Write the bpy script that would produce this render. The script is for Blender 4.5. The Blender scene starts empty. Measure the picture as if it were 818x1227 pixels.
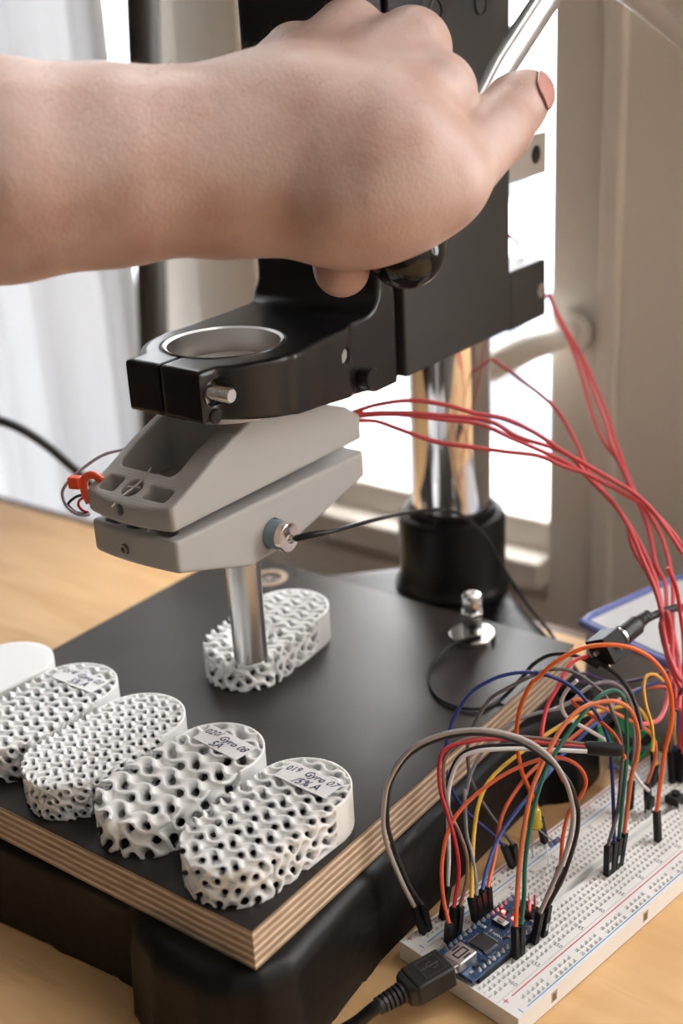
import bpy, math, random
import numpy as np
from mathutils import Vector, Matrix

# ------------------------------------------------------------------ camera, light, exposure
SC = bpy.context.scene
MM = 0.001
for c_ in list(SC.collection.objects): bpy.data.objects.remove(c_)
random.seed(7); np.random.seed(7)

PITCH, ROLL, CAM_Z, FOC = 0.393843, -0.055346, 328.26, 1516.2     # focal length in pixels of the 818x1227 frame
fwd = Vector((0, math.cos(PITCH), -math.sin(PITCH)))
r0 = Vector((1, 0, 0)); u0 = r0.cross(fwd)
rgt = math.cos(ROLL)*r0 + math.sin(ROLL)*u0
upv = -math.sin(ROLL)*r0 + math.cos(ROLL)*u0
cam = bpy.data.cameras.new('camera'); cam_ob = bpy.data.objects.new('camera', cam)
SC.collection.objects.link(cam_ob)
m = Matrix((rgt, upv, -fwd)).transposed().to_4x4(); m.translation = Vector((0, 0, CAM_Z*MM))
cam_ob.matrix_world = m
cam.sensor_fit = 'VERTICAL'; cam.sensor_height = 36.0; cam.sensor_width = 24.0
cam.lens = FOC/1227*36.0
cam.clip_start = 0.01; cam.clip_end = 200
cam.dof.use_dof = True; cam.dof.focus_distance = 0.455; cam.dof.aperture_fstop = 7.0
SC.camera = cam_ob

SC.view_settings.view_transform = 'Standard'; SC.view_settings.look = 'None'
SC.view_settings.gamma = 1.0; SC.view_settings.use_curve_mapping = False
SC.view_settings.exposure = 1.78

w = bpy.data.worlds.new('overcast_sky'); SC.world = w; w.use_nodes = True
nt = w.node_tree; bg = nt.nodes['Background']
tc = nt.nodes.new('ShaderNodeTexCoord'); sp = nt.nodes.new('ShaderNodeSeparateXYZ')
rp = nt.nodes.new('ShaderNodeValToRGB')
rp.color_ramp.elements[0].position = 0.0; rp.color_ramp.elements[0].color = (0.92, 0.95, 1.0, 1)
rp.color_ramp.elements[1].position = 0.6; rp.color_ramp.elements[1].color = (1.0, 1.0, 1.0, 1)
nt.links.new(tc.outputs['Generated'], sp.inputs[0]); nt.links.new(sp.outputs['Z'], rp.inputs[0])
nt.links.new(rp.outputs[0], bg.inputs[0]); bg.inputs[1].default_value = 3.2

# ------------------------------------------------------------------ frames (millimetres)
class Frame:
    def __init__(s, ox, oy, yaw):
        s.o = np.array([ox, oy, 0.0]); s.yaw = yaw
        c, n = math.cos(yaw), math.sin(yaw); s.R = np.array([[c, -n, 0], [n, c, 0], [0, 0, 1.0]])
    def world(s, p): return s.o + s.R @ np.asarray(p, float)
    def local(s, p): return (np.asarray(p, float) - s.o) @ s.R
PLATE = Frame(-35.369, 317.607, 0.911602)     # x along the plate's right edge, y across to the left
BOARD = Frame(30.854, 342.629, 0.745151)      # x along the breadboard from its near end, y across to the left
WORLD = Frame(0, 0, 0)

# ------------------------------------------------------------------ materials
def mat(name, col, rough=0.5, metal=0.0, **k):
    m = bpy.data.materials.new(name); m.use_nodes = True
    b = m.node_tree.nodes['Principled BSDF']
    b.inputs['Base Color'].default_value = (*col, 1); b.inputs['Roughness'].default_value = rough
    b.inputs['Metallic'].default_value = metal
    for n, v in k.items():
        b.inputs[n.replace('_', ' ')].default_value = v
    return m
def P(m): return m.node_tree.nodes['Principled BSDF']
def N(m, t, **k):
    n = m.node_tree.nodes.new(t)
    for a, v in k.items():
        if a.startswith('i_'):
            n.inputs[a[2:].replace('_', ' ')].default_value = v
        else: setattr(n, a, v)
    return n
def L(m, a, b): m.node_tree.links.new(a, b)
def noise_col(m, c1, c2, scale=8.0, stretch=(1, 1, 1), lo=0.35, hi=0.65, detail=4, coord='Object', fac_out=False):
    t = N(m, 'ShaderNodeTexCoord'); mp = N(m, 'ShaderNodeMapping'); mp.inputs['Scale'].default_value = stretch
    n = N(m, 'ShaderNodeTexNoise'); n.inputs['Scale'].default_value = scale; n.inputs['Detail'].default_value = detail
    r = N(m, 'ShaderNodeValToRGB'); e = r.color_ramp.elements
    e[0].position = lo; e[1].position = hi; e[0].color = (*c1, 1); e[1].color = (*c2, 1)
    L(m, t.outputs[coord], mp.inputs[0]); L(m, mp.outputs[0], n.inputs['Vector']); L(m, n.outputs[0], r.inputs[0])
    L(m, r.outputs[0], P(m).inputs['Base Color'])
    return n, r, mp
def bump(m, height, strength=0.2, dist=0.0005):
    b = N(m, 'ShaderNodeBump'); b.inputs['Strength'].default_value = strength; b.inputs['Distance'].default_value = dist
    L(m, height, b.inputs['Height']); L(m, b.outputs[0], P(m).inputs['Normal']); return b
def noise_bump(m, scale, strength=0.2, dist=0.0005, stretch=(1, 1, 1), detail=3):
    t = N(m, 'ShaderNodeTexCoord'); mp = N(m, 'ShaderNodeMapping'); mp.inputs['Scale'].default_value = stretch
    n = N(m, 'ShaderNodeTexNoise'); n.inputs['Scale'].default_value = scale; n.inputs['Detail'].default_value = detail
    L(m, t.outputs['Object'], mp.inputs[0]); L(m, mp.outputs[0], n.inputs['Vector'])
    return bump(m, n.outputs[0], strength, dist)

M = {}
def wood(name, c1, c2, c3, rough, axis_stretch, sc):
    m = mat(name, c1, rough)
    t = N(m, 'ShaderNodeTexCoord'); mp = N(m, 'ShaderNodeMapping'); mp.inputs['Scale'].default_value = axis_stretch
    n = N(m, 'ShaderNodeTexNoise'); n.inputs['Scale'].default_value = sc; n.inputs['Detail'].default_value = 5; n.inputs['Distortion'].default_value = .4
    r = N(m, 'ShaderNodeValToRGB'); e = r.color_ramp.elements
    e[0].position = .3; e[0].color = (*c1, 1); e[1].position = .62; e[1].color = (*c2, 1)
    x = e.new(.75); x.color = (*c3, 1)
    L(m, t.outputs['Object'], mp.inputs[0]); L(m, mp.outputs[0], n.inputs['Vector']); L(m, n.outputs[0], r.inputs[0])
    L(m, r.outputs[0], P(m).inputs['Base Color']); bump(m, n.outputs[0], .08, .0004)
    return m
M['table'] = wood('birch_tabletop', (.68, .39, .165), (.80, .51, .25), (.60, .33, .13), .42, (11, 1.6, 11), 5)
M['brown'] = mat('dark_timber', (.16, .09, .05), .5)
# plywood edge : plies by height
m = mat('plywood_edge', (.5, .35, .2), .6); M['ply'] = m
t = N(m, 'ShaderNodeTexCoord'); s3 = N(m, 'ShaderNodeSeparateXYZ'); L(m, t.outputs['Object'], s3.inputs[0])
nz = N(m, 'ShaderNodeTexNoise'); nz.inputs['Scale'].default_value = 45
mp = N(m, 'ShaderNodeMapping'); mp.inputs['Scale'].default_value = (1, 1, .2); L(m, t.outputs['Object'], mp.inputs[0]); L(m, mp.outputs[0], nz.inputs['Vector'])
a = N(m, 'ShaderNodeMath', operation='MULTIPLY_ADD'); a.inputs[1].default_value = .0006; L(m, nz.outputs[0], a.inputs[0]); L(m, s3.outputs['Z'], a.inputs[2])
f = N(m, 'ShaderNodeMath', operation='MULTIPLY'); f.inputs[1].default_value = 1/.0030; L(m, a.outputs[0], f.inputs[0])
fr = N(m, 'ShaderNodeMath', operation='FRACT'); L(m, f.outputs[0], fr.inputs[0])
r = N(m, 'ShaderNodeValToRGB'); e = r.color_ramp.elements
e[0].position = 0; e[0].color = (.38, .26, .17, 1); e[1].position = .46; e[1].color = (.44, .31, .21, 1)
x = e.new(.52); x.color = (.84, .70, .54, 1); x = e.new(.92); x.color = (.78, .63, .47, 1); x = e.new(.98); x.color = (.2, .12, .07, 1)
L(m, fr.outputs[0], r.inputs[0])
n2 = N(m, 'ShaderNodeTexNoise'); n2.inputs['Scale'].default_value = 900; mp2 = N(m, 'ShaderNodeMapping'); mp2.inputs['Scale'].default_value = (.12, .12, 1)
L(m, t.outputs['Object'], mp2.inputs[0]); L(m, mp2.outputs[0], n2.inputs['Vector'])
mx = N(m, 'ShaderNodeMix', data_type='RGBA', blend_type='MULTIPLY'); mx.inputs[0].default_value = .45
r2 = N(m, 'ShaderNodeValToRGB'); r2.color_ramp.elements[0].position = .35; r2.color_ramp.elements[0].color = (.45, .4, .35, 1); r2.color_ramp.elements[1].position = .6
L(m, n2.outputs[0], r2.inputs[0]); L(m, r.outputs[0], mx.inputs[6]); L(m, r2.outputs[0], mx.inputs[7]); L(m, mx.outputs[2], P(m).inputs['Base Color'])
bump(m, n2.outputs[0], .3, .0002)
m = mat('phenolic_film', (.05, .042, .038), .34, Specular_IOR_Level=.3); M['film'] = m
noise_col(m, (.026, .022, .021), (.04, .034, .031), 14, lo=.4, hi=.62)
tt = N(m, 'ShaderNodeTexCoord'); n5 = N(m, 'ShaderNodeTexNoise'); n5.inputs['Scale'].default_value = 900; n5.inputs['Detail'].default_value = 1
L(m, tt.outputs['Object'], n5.inputs['Vector']); bump(m, n5.outputs[0], .25, .0001)
n6 = N(m, 'ShaderNodeTexNoise'); n6.inputs['Scale'].default_value = 22; n6.inputs['Detail'].default_value = 5
mr = N(m, 'ShaderNodeMapRange'); mr.inputs['From Min'].default_value = .35; mr.inputs['From Max'].default_value = .65; mr.inputs['To Min'].default_value = .29; mr.inputs['To Max'].default_value = .35
L(m, tt.outputs['Object'], n6.inputs['Vector']); L(m, n6.outputs[0], mr.inputs[0]); L(m, mr.outputs[0], P(m).inputs['Roughness'])
m = mat('cast_iron_black', (.007, .007, .0075), .36, Specular_IOR_Level=.22); M['cast'] = m; noise_bump(m, 180, .5, .0004)
m = mat('black_enamel', (.012, .012, .013), .28); M['enamel'] = m; noise_bump(m, 900, .12, .0001)
m = mat('black_enamel_satin', (.035, .035, .036), .45); M['satin'] = m; noise_bump(m, 1500, .12, .0001)
M['hole'] = mat('dark_bore', (.004, .004, .004), .7)
m = mat('bare_steel', (.62, .61, .6), .32, 1.0); M['steel'] = m; noise_bump(m, 700, .1, .0001, (1, 1, .05))
M['chrome'] = mat('chrome', (.8, .8, .82), .07, 1.0)
m = mat('brushed_steel', (.66, .65, .63), .28, 1.0); M['brushed'] = m; noise_bump(m, 1400, .25, .0001, (1, 1, .04))
M['zinc'] = mat('zinc_plate', (.7, .72, .72), .2, 1.0)
m = mat('galvanised', (.62, .60, .57), .45, .6); M['galv'] = m
M['copper'] = mat('nickel_face', (.8, .68, .62), .2, 1.0)
M['teal'] = mat('blue_grey_magnet_holder', (.22, .30, .33), .5)
M['rubber'] = mat('black_rubber', (.016, .016, .017), .42)
M['plastic_black'] = mat('black_plastic', (.012, .012, .013), .48, Specular_IOR_Level=.25)
M['mould_mark'] = mat('moulded_mark', (.055, .055, .058), .5)
M['bakelite'] = mat('bakelite', (.010, .010, .010), .12)
# grey printed plastic : layer lines along z
m = mat('grey_printed_plastic', (.44, .43, .415), .5); M['grey'] = m
t = N(m, 'ShaderNodeTexCoord'); wv = N(m, 'ShaderNodeTexWave', wave_type='BANDS', bands_direction='Z'); wv.inputs['Scale'].default_value = 600
L(m, t.outputs['Object'], wv.inputs['Vector']); bump(m, wv.outputs[0], .35, .00012)
m = mat('white_printed_plastic', (.91, .91, .90), .42, Subsurface_Weight=.7, Subsurface_Radius=(1, 1, .95), Subsurface_Scale=.0022); M['white_print'] = m
t = N(m, 'ShaderNodeTexCoord'); wv = N(m, 'ShaderNodeTexWave', wave_type='BANDS', bands_direction='Z'); wv.inputs['Scale'].default_value = 420
L(m, t.outputs['Object'], wv.inputs['Vector']); bump(m, wv.outputs[0], .3, .00012)
M['bb_white'] = mat('breadboard_abs', (.88, .875, .86), .4)
M['bb_tape'] = mat('breadboard_backing', (.42, .25, .22), .7)
M['red_line'] = mat('red_print', (.62, .05, .09), .5); M['blue_line'] = mat('blue_print', (.08, .36, .72), .5); M['ink'] = mat('grey_print', (.10, .10, .11), .6)
M['pen'] = mat('ink_pen', (.015, .012, .09), .6)
m = mat('paper_label', (.90, .89, .90), .7); M['paper'] = m
m = mat('solder_mask_blue', (.012, .045, .13), .3); M['pcb'] = m
n, r, _ = noise_col(m, (.010, .035, .10), (.02, .075, .2), 420, lo=.45, hi=.55, detail=1)
m = mat('solder_mask_green', (.02, .60, .20), .35); M['green_pcb'] = m
M['pad'] = mat('tinned_pads', (.72, .73, .73), .3, 1.0)
M['chip'] = mat('chip_epoxy', (.03, .031, .033), .45)
m = mat('red_led', (.9, .05, .03), .3); P(m).inputs['Emission Color'].default_value = (1, .03, .02, 1); P(m).inputs['Emission Strength'].default_value = 9; M['led_on'] = m
M['led_off_and_pin_glow'] = mat('red_led_dim_and_pin_glow', (.5, .05, .04), .3)
M['led_yellow'] = mat('yellow_led_epoxy', (.85, .66, .03), .15, Transmission_Weight=.35)
M['res_blue'] = mat('resistor_blue', (.10, .30, .52), .35)
M['cream'] = mat('beige_paint', (.43, .38, .325), .55)
M['frame_paint'] = mat('beige_window_paint', (.80, .75, .68), .45)
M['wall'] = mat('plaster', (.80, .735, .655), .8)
M['wall_dark'] = mat('darkened_wall', (.20, .19, .18), .8)  # unseen left and front walls, darkened to cut fill light
M['ceil'] = mat('white_ceiling', (.45, .43, .40), .85)
m = wood('floorboards', (.12, .07, .04), (.16, .10, .06), (.09, .05, .03), .5, (1, 9, 9), 3); M['floor'] = m
M['outdoor_white'] = mat('overexposed_outdoors', (.85, .87, .9), .9)  # white tone keeps the outdoors overexposed behind the glass
M['facade'] = mat('distant_facade', (.30, .33, .38), .8); M['facade2'] = mat('distant_facade_dark', (.10, .12, .15), .8)
m = mat('window_glass', (1, 1, 1), 0.0, Transmission_Weight=1.0, IOR=1.0); M['glass'] = m
g = m.node_tree; out = g.nodes['Material Output']; tr = g.nodes.new('ShaderNodeBsdfTransparent'); gl = g.nodes.new('ShaderNodeBsdfGlossy'); gl.inputs['Roughness'].default_value = .02
ms = g.nodes.new('ShaderNodeMixShader'); ms.inputs[0].default_value = .045
g.links.new(tr.outputs[0], ms.inputs[1]); g.links.new(gl.outputs[0], ms.inputs[2]); g.links.new(ms.outputs[0], out.inputs[0])
m = bpy.data.materials.new('sheer_curtain'); m.use_nodes = True; g = m.node_tree; g.nodes.remove(g.nodes['Principled BSDF']); out = g.nodes['Material Output']
d1 = g.nodes.new('ShaderNodeBsdfDiffuse'); d1.inputs[0].default_value = (.85, .85, .84, 1); tl = g.nodes.new('ShaderNodeBsdfTranslucent'); tl.inputs[0].default_value = (.22, .224, .232, 1)
ms = g.nodes.new('ShaderNodeMixShader'); ms.inputs[0].default_value = .55; g.links.new(d1.outputs[0], ms.inputs[1]); g.links.new(tl.outputs[0], ms.inputs[2]); g.links.new(ms.outputs[0], out.inputs[0]); M['curtain'] = m
# skin
m = mat('skin', (.6, .38, .3), .42, Subsurface_Weight=.15, Subsurface_Radius=(1, .35, .2), Subsurface_Scale=.003); M['skin'] = m
n, r, _ = noise_col(m, (.50, .31, .25), (.63, .45, .39), 42, lo=.35, hi=.65, detail=5)
t = N(m, 'ShaderNodeTexCoord'); n2 = N(m, 'ShaderNodeTexNoise'); n2.inputs['Scale'].default_value = 420; n2.inputs['Detail'].default_value = 4
vo = N(m, 'ShaderNodeTexVoronoi'); vo.inputs['Scale'].default_value = 900
ad = N(m, 'ShaderNodeMath', operation='ADD'); L(m, t.outputs['Object'], n2.inputs['Vector']); L(m, t.outputs['Object'], vo.inputs['Vector']); L(m, n2.outputs[0], ad.inputs[0]); L(m, vo.outputs[0], ad.inputs[1])
bump(m, ad.outputs[0], .18, .0004)
M['nail'] = mat('fingernail', (.55, .27, .23), .35, Coat_Weight=.15)
M['hair'] = mat('fine_hair', (.30, .20, .13), .5)
M['orange_tie'] = mat('orange_plastic', (.90, .10, .03), .35)
m = mat('frosted_box', (.80, .82, .84), .4, Transmission_Weight=.2); M['box'] = m
M['box_rim'] = mat('blue_rim', (.16, .21, .55), .4)
M['lens_grey'] = mat('aluminium', (.82, .82, .83), .24, .9)
WC = dict(grey=(.42, .38, .37), black=(.02, .02, .022), orange=(.72, .11, .035), red=(.50, .02, .035), brown=(.24, .13, .09), white=(.74, .73, .76),
    dark_grey=(.13, .12, .125), mid_grey=(.24, .23, .25), navy=(.015, .035, .20), yellow=(.82, .50, .04), blue=(.035, .09, .36), dull_orange=(.68, .17, .06),
    green=(.01, .14, .10), bright_orange=(.88, .15, .02), bright_red=(.70, .03, .045), purple=(.11, .05, .19), amber=(.72, .36, .03), purple_grey=(.36, .31, .38))
for k, c in WC.items(): M['wire_'+k] = mat(k+'_insulation', c, .36)
M['wire_red_s'] = mat('silicone_red', (.72, .10, .11), .4)

# ------------------------------------------------------------------ mesh building
class MB:
    def __init__(s): s.v = []; s.f = []
    def add(s, v, f):
        n = len(s.v); s.v += [tuple(map(float, p)) for p in v]; s.f += [tuple(i+n for i in q) for q in f]; return s
    def box(s, a, b, rot=None, piv=None):
        x0, y0, z0 = a; x1, y1, z1 = b
        v = [(x0,y0,z0),(x1,y0,z0),(x1,y1,z0),(x0,y1,z0),(x0,y0,z1),(x1,y0,z1),(x1,y1,z1),(x0,y1,z1)]
        if rot is not None: v = xf(v, rot, piv)
        return s.add(v, [(0,3,2,1),(4,5,6,7),(0,1,5,4),(1,2,6,5),(2,3,7,6),(3,0,4,7)])
    def prism(s, poly, z0, z1):
        n = len(poly)
        return s.add([(x,y,z0) for x,y in poly]+[(x,y,z1) for x,y in poly], [tuple(range(n))[::-1], tuple(range(n,2*n))]+[(i,(i+1)%n,n+(i+1)%n,n+i) for i in range(n)])
    def cyl(s, a, b, r, r2=None, n=24, caps=True):
        return s.tube([a, b], [r, r if r2 is None else r2], n, caps)
    def tube(s, pts, r, n=8, caps=True, smooth=0):
        P_ = [np.array(p, float) for p in pts]
        R_ = list(r) if hasattr(r, '__len__') else [r]*len(P_)
        if smooth: P_, R_ = catmull(P_, R_, smooth)
        k = len(P_); V = []; F = []
        T = [P_[min(i+1,k-1)]-P_[max(i-1,0)] for i in range(k)]; T = [t/(np.linalg.norm(t)+1e-9) for t in T]
        a = np.array([0,0,1.]) if abs(T[0][2]) < .9 else np.array([1.,0,0])
        u = np.cross(T[0], a); u /= np.linalg.norm(u)
        for i in range(k):
            u = u - T[i]*(u@T[i]); u /= np.linalg.norm(u)+1e-9; w_ = np.cross(T[i], u)
            for j in range(n):
                t = 2*math.pi*j/n; V.append(P_[i]+R_[i]*(math.cos(t)*u+math.sin(t)*w_))
        for i in range(k-1):
            for j in range(n):
                F.append((i*n+j, i*n+(j+1)%n, (i+1)*n+(j+1)%n, (i+1)*n+j))
        if caps: F += [tuple(range(n))[::-1], tuple((k-1)*n+j for j in range(n))]
        return s.add(V, F)
    def lathe(s, c, prof, n=32, axis=(0,0,1), close=False):
        ax = np.array(axis, float); ax /= np.linalg.norm(ax)
        a = np.array([1.,0,0]) if abs(ax[0]) < .9 else np.array([0,1.,0]); u = np.cross(ax, a); u /= np.linalg.norm(u); w_ = np.cross(ax, u)
        c = np.array(c, float); V = []; F = []; k = len(prof)
        for r, h in prof:
            for j in range(n):
                t = 2*math.pi*j/n; V.append(c+ax*h+r*(math.cos(t)*u+math.sin(t)*w_))
        for i in range(k-1 if not close else k):
            for j in range(n):
                F.append((i*n+j, i*n+(j+1)%n, ((i+1)%k)*n+(j+1)%n, ((i+1)%k)*n+j))
        if not close: F += [tuple(range(n))[::-1], tuple((k-1)*n+j for j in range(n))]
        return s.add(V, F)
def xf(v, rot, piv=None):
    piv = np.zeros(3) if piv is None else np.array(piv, float)
    Rm = np.array(Matrix.Rotation(rot[1], 3, rot[0])) if isinstance(rot, tuple) else np.array(rot)
    return [(Rm@(np.array(p)-piv))+piv for p in v]
def catmull(P_, R_, n):
    Q = [2*P_[0]-P_[1]]+P_+[2*P_[-1]-P_[-2]]; out = []; ro = []
    for i in range(1, len(Q)-2):
        for k in range(n):
            t = k/n; a, b, c, d = Q[i-1:i+3]
            out.append(.5*((2*b)+(c-a)*t+(2*a-5*b+4*c-d)*t*t+(3*b-a-3*c+d)*t**3)); ro.append(R_[i-1]+(R_[i]-R_[i-1])*t)
    out.append(P_[-1]); ro.append(R_[-1]); return out, ro

def mesh_of(name, V, F, sharp=35, origin=(0,0,0)):
    me = bpy.data.meshes.new(name)
    V = (np.asarray(V, float)-np.asarray(origin))*MM
    if isinstance(F, np.ndarray):
        me.vertices.add(len(V)); me.vertices.foreach_set('co', V.astype(np.float32).ravel())
        k = F.shape[1]; me.loops.add(F.size); me.loops.foreach_set('vertex_index', F.astype(np.int32).ravel())
        me.polygons.add(len(F)); me.polygons.foreach_set('loop_start', np.arange(0, F.size, k, dtype=np.int32)); me.polygons.foreach_set('loop_total', np.full(len(F), k, np.int32))
        me.update(calc_edges=True); me.validate()
    else:
        me.from_pydata([tuple(p) for p in V], [], F); me.update()
    me.polygons.foreach_set('use_smooth', [True]*len(me.polygons))
    if sharp: me.set_sharp_from_angle(angle=math.radians(sharp))
    return me
def link(name, me, m, parent=None):
    o = bpy.data.objects.new(name, me); SC.collection.objects.link(o)
    if m is not None: me.materials.append(m)
    if parent is not None: o.parent = parent
    return o
def thing(name, label, cat, frame, p, group=None):
    o = bpy.data.objects.new(name, None); SC.collection.objects.link(o); o.empty_display_size = .01
    o.location = Vector(frame.world(p)*MM); o.rotation_euler = (0, 0, frame.yaw)
    o['label'] = label; o['category'] = cat
    if group: o['group'] = group
    ORG[o.name] = np.array(p, float); return o
ORG = {}
def part(name, mb, m, parent, bevel=0, sharp=35, seg=2, origin=None, label=None, kind=None):
    """parent's thing coordinates are used: geometry of mb is in the frame of the thing"""
    top = parent
    while top.parent is not None: top = top.parent
    og = ORG[top.name]
    me = mb if isinstance(mb, bpy.types.Mesh) else mesh_of(name, mb.v, mb.f, sharp, og)
    o = link(name, me, m, parent)
    if bevel:
        b = o.modifiers.new('bevel', 'BEVEL'); b.width = bevel*MM; b.segments = seg; b.limit_method = 'ANGLE'; b.angle_limit = math.radians(30); b.harden_normals = False
    if label: o['label'] = label
    if kind: o['kind'] = kind
    return o
def single(name, mb, m, label, cat, frame, p, group=None, bevel=0, sharp=35):
    me = mb if isinstance(mb, bpy.types.Mesh) else mesh_of(name, mb.v, mb.f, sharp, p)
    o = link(name, me, m); o.location = Vector(frame.world(p)*MM); o.rotation_euler = (0, 0, frame.yaw)
    if label: o['label'] = label; o['category'] = cat
    if group: o['group'] = group
    if bevel:
        b = o.modifiers.new('bevel', 'BEVEL'); b.width = bevel*MM; b.segments = 2; b.limit_method = 'ANGLE'
    ORG[o.name] = np.array(p, float); return o
def struct(name, mb, m, frame, bevel=0, parent=None):
    c = np.mean(np.array(mb.v), 0) if parent is None else np.zeros(3)
    if parent is None:
        o = single(name, mb, m, None, None, frame, c, bevel=bevel)
        o['kind'] = 'structure'
    else: o = part(name, mb, m, parent, bevel)
    return o

# ------------------------------------------------------------------ implicit surfaces (surface nets, vertices pulled onto the surface)
def implicit(name, fn, lo, hi, h, origin=(0,0,0), newton=2, sharp=0):
    lo = np.array(lo, float); hi = np.array(hi, float); n = np.ceil((hi-lo)/h).astype(int)+1
    ax = [lo[i]+h*np.arange(n[i]) for i in range(3)]
    X, Y, Z = np.meshgrid(*ax, indexing='ij', sparse=True)
    v = fn(X, Y, Z).astype(np.float64); v = np.broadcast_to(v, tuple(n)).copy(); v[v == 0] = 1e-6
    s = v < 0
    c = np.zeros(tuple(n-1), int)
    for i in (0, 1):
        for j in (0, 1):
            for k in (0, 1): c += s[i:n[0]-1+i, j:n[1]-1+j, k:n[2]-1+k]
    act = (c > 0) & (c < 8); idx = -np.ones(tuple(n-1), int); idx[act] = np.arange(act.sum())
    ci = np.argwhere(act); acc = np.zeros((len(ci), 3)); cnt = np.zeros(len(ci))
    cor = [(0,0,0),(1,0,0),(0,1,0),(1,1,0),(0,0,1),(1,0,1),(0,1,1),(1,1,1)]
    for a in range(8):
        for b in range(a+1, 8):
            A, B = np.array(cor[a]), np.array(cor[b])
            if abs(A-B).sum() != 1: continue
            va = v[tuple((ci+A).T)]; vb = v[tuple((ci+B).T)]; mk = (va < 0) != (vb < 0)
            t = np.where(mk, va/(va-vb+1e-30), 0)[:, None]
            acc += np.where(mk[:, None], A+(B-A)*t, 0); cnt += mk
    V = lo+h*(ci+acc/np.maximum(cnt, 1)[:, None])
    F = []
    for d in range(3):
        e1, e2 = [(1, 2), (2, 0), (0, 1)][d]
        sl0 = [slice(None)]*3; sl1 = [slice(None)]*3; sl0[d] = slice(0, n[d]-1); sl1[d] = slice(1, n[d])
        ch = s[tuple(sl0)] != s[tuple(sl1)]
        q = np.argwhere(ch); q = q[(q[:, e1] > 0) & (q[:, e2] > 0) & (q[:, e1] < n[e1]-1) & (q[:, e2] < n[e2]-1)]
        if not len(q): continue
        fl = s[tuple(q.T)]
        o1 = np.zeros(3, int); o1[e1] = 1; o2 = np.zeros(3, int); o2[e2] = 1
        quad = np.stack([idx[tuple((q-o1-o2).T)], idx[tuple((q-o2).T)], idx[tuple(q.T)], idx[tuple((q-o1).T)]], 1)
        quad[~fl] = quad[~fl][:, ::-1]; F.append(quad)
    F = np.concatenate(F)
    V0 = V.copy(); e = h*.05
    for _ in range(newton):
        f0 = fn(V[:, 0], V[:, 1], V[:, 2])
        g = np.stack([fn(V[:, 0]+e*(i == 0), V[:, 1]+e*(i == 1), V[:, 2]+e*(i == 2))-f0 for i in range(3)], 1)/e
        st = -(f0/np.maximum((g**2).sum(1), .05))[:, None]*g
        ln = np.linalg.norm(st, axis=1, keepdims=True); V = V+st*np.minimum(1, .4*h/(ln+1e-9))
    return mesh_of(name, V, F, sharp, origin)
def smin(a, b, k):
    h = np.clip(.5+.5*(b-a)/k, 0, 1); return b*(1-h)+a*h-k*h*(1-h)
def smax(a, b, k): return -smin(-a, -b, k)
def sbox(X, Y, Z, lo, hi, r=0):
    cx = [(lo[i]+hi[i])/2 for i in range(3)]; hx = [(hi[i]-lo[i])/2-r for i in range(3)]
    a, b, c = abs(X-cx[0])-hx[0], abs(Y-cx[1])-hx[1], abs(Z-cx[2])-hx[2]
    return np.sqrt(np.maximum(a, 0)**2+np.maximum(b, 0)**2+np.maximum(c, 0)**2)+np.minimum(np.maximum(a, np.maximum(b, c)), 0)-r
def poly2(X, Y, P_):
    P_ = np.array(P_, float); n = len(P_); d = 1e18; s = 1.0
    for i in range(n):
        a = P_[i]; b = P_[i-1]; e = b-a; wx = X-a[0]; wy = Y-a[1]
        t = np.clip((wx*e[0]+wy*e[1])/(e@e), 0, 1); d = np.minimum(d, (wx-e[0]*t)**2+(wy-e[1]*t)**2)
        c1 = Y >= a[1]; c2 = Y < b[1]; c3 = e[0]*wy > e[1]*wx
        s = np.where((c1 & c2 & c3) | (~c1 & ~c2 & ~c3), -s, s)
    return s*np.sqrt(d)
def capsule(X, Y, Z, a, b, ra, rb):
    a = np.array(a, float); b = np.array(b, float); ba = b-a; px, py, pz = X-a[0], Y-a[1], Z-a[2]
    t = np.clip((px*ba[0]+py*ba[1]+pz*ba[2])/(ba@ba), 0, 1)
    return np.sqrt((px-ba[0]*t)**2+(py-ba[1]*t)**2+(pz-ba[2]*t)**2)-(ra+(rb-ra)*t)
def copy_tree(o, parent=None):
    c = o.copy(); SC.collection.objects.link(c); c.parent = parent
    for ch in list(o.children): copy_tree(ch, c)
    return c
def text_mesh(s, size, extr=.02, shear=0):
    cu = bpy.data.curves.new('t', 'FONT'); cu.body = s; cu.size = size*MM; cu.extrude = extr*MM; cu.shear = shear; cu.resolution_u = 2; cu.align_x = 'CENTER'; cu.align_y = 'CENTER'
    o = bpy.data.objects.new('t', cu); SC.collection.objects.link(o); bpy.context.view_layer.update()
    me = bpy.data.meshes.new_from_object(o.evaluated_get(bpy.context.evaluated_depsgraph_get())); bpy.data.objects.remove(o)
    V = np.array([tuple(v.co) for v in me.vertices])/MM; F = [tuple(p.vertices) for p in me.polygons]; bpy.data.meshes.remove(me)
    return V, F
def add_text(mb, s, size, pos, ang, extr=.02, tilt=None, shear=0, sx=1):
    V, F = text_mesh(s, size, extr, shear)
    if not len(V): return
    V[:, 0] *= sx
    c, n = math.cos(ang), math.sin(ang); R_ = np.array([[c, -n, 0], [n, c, 0], [0, 0, 1]])
    V = V@R_.T
    mb.add(V+np.array(pos), F)

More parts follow.
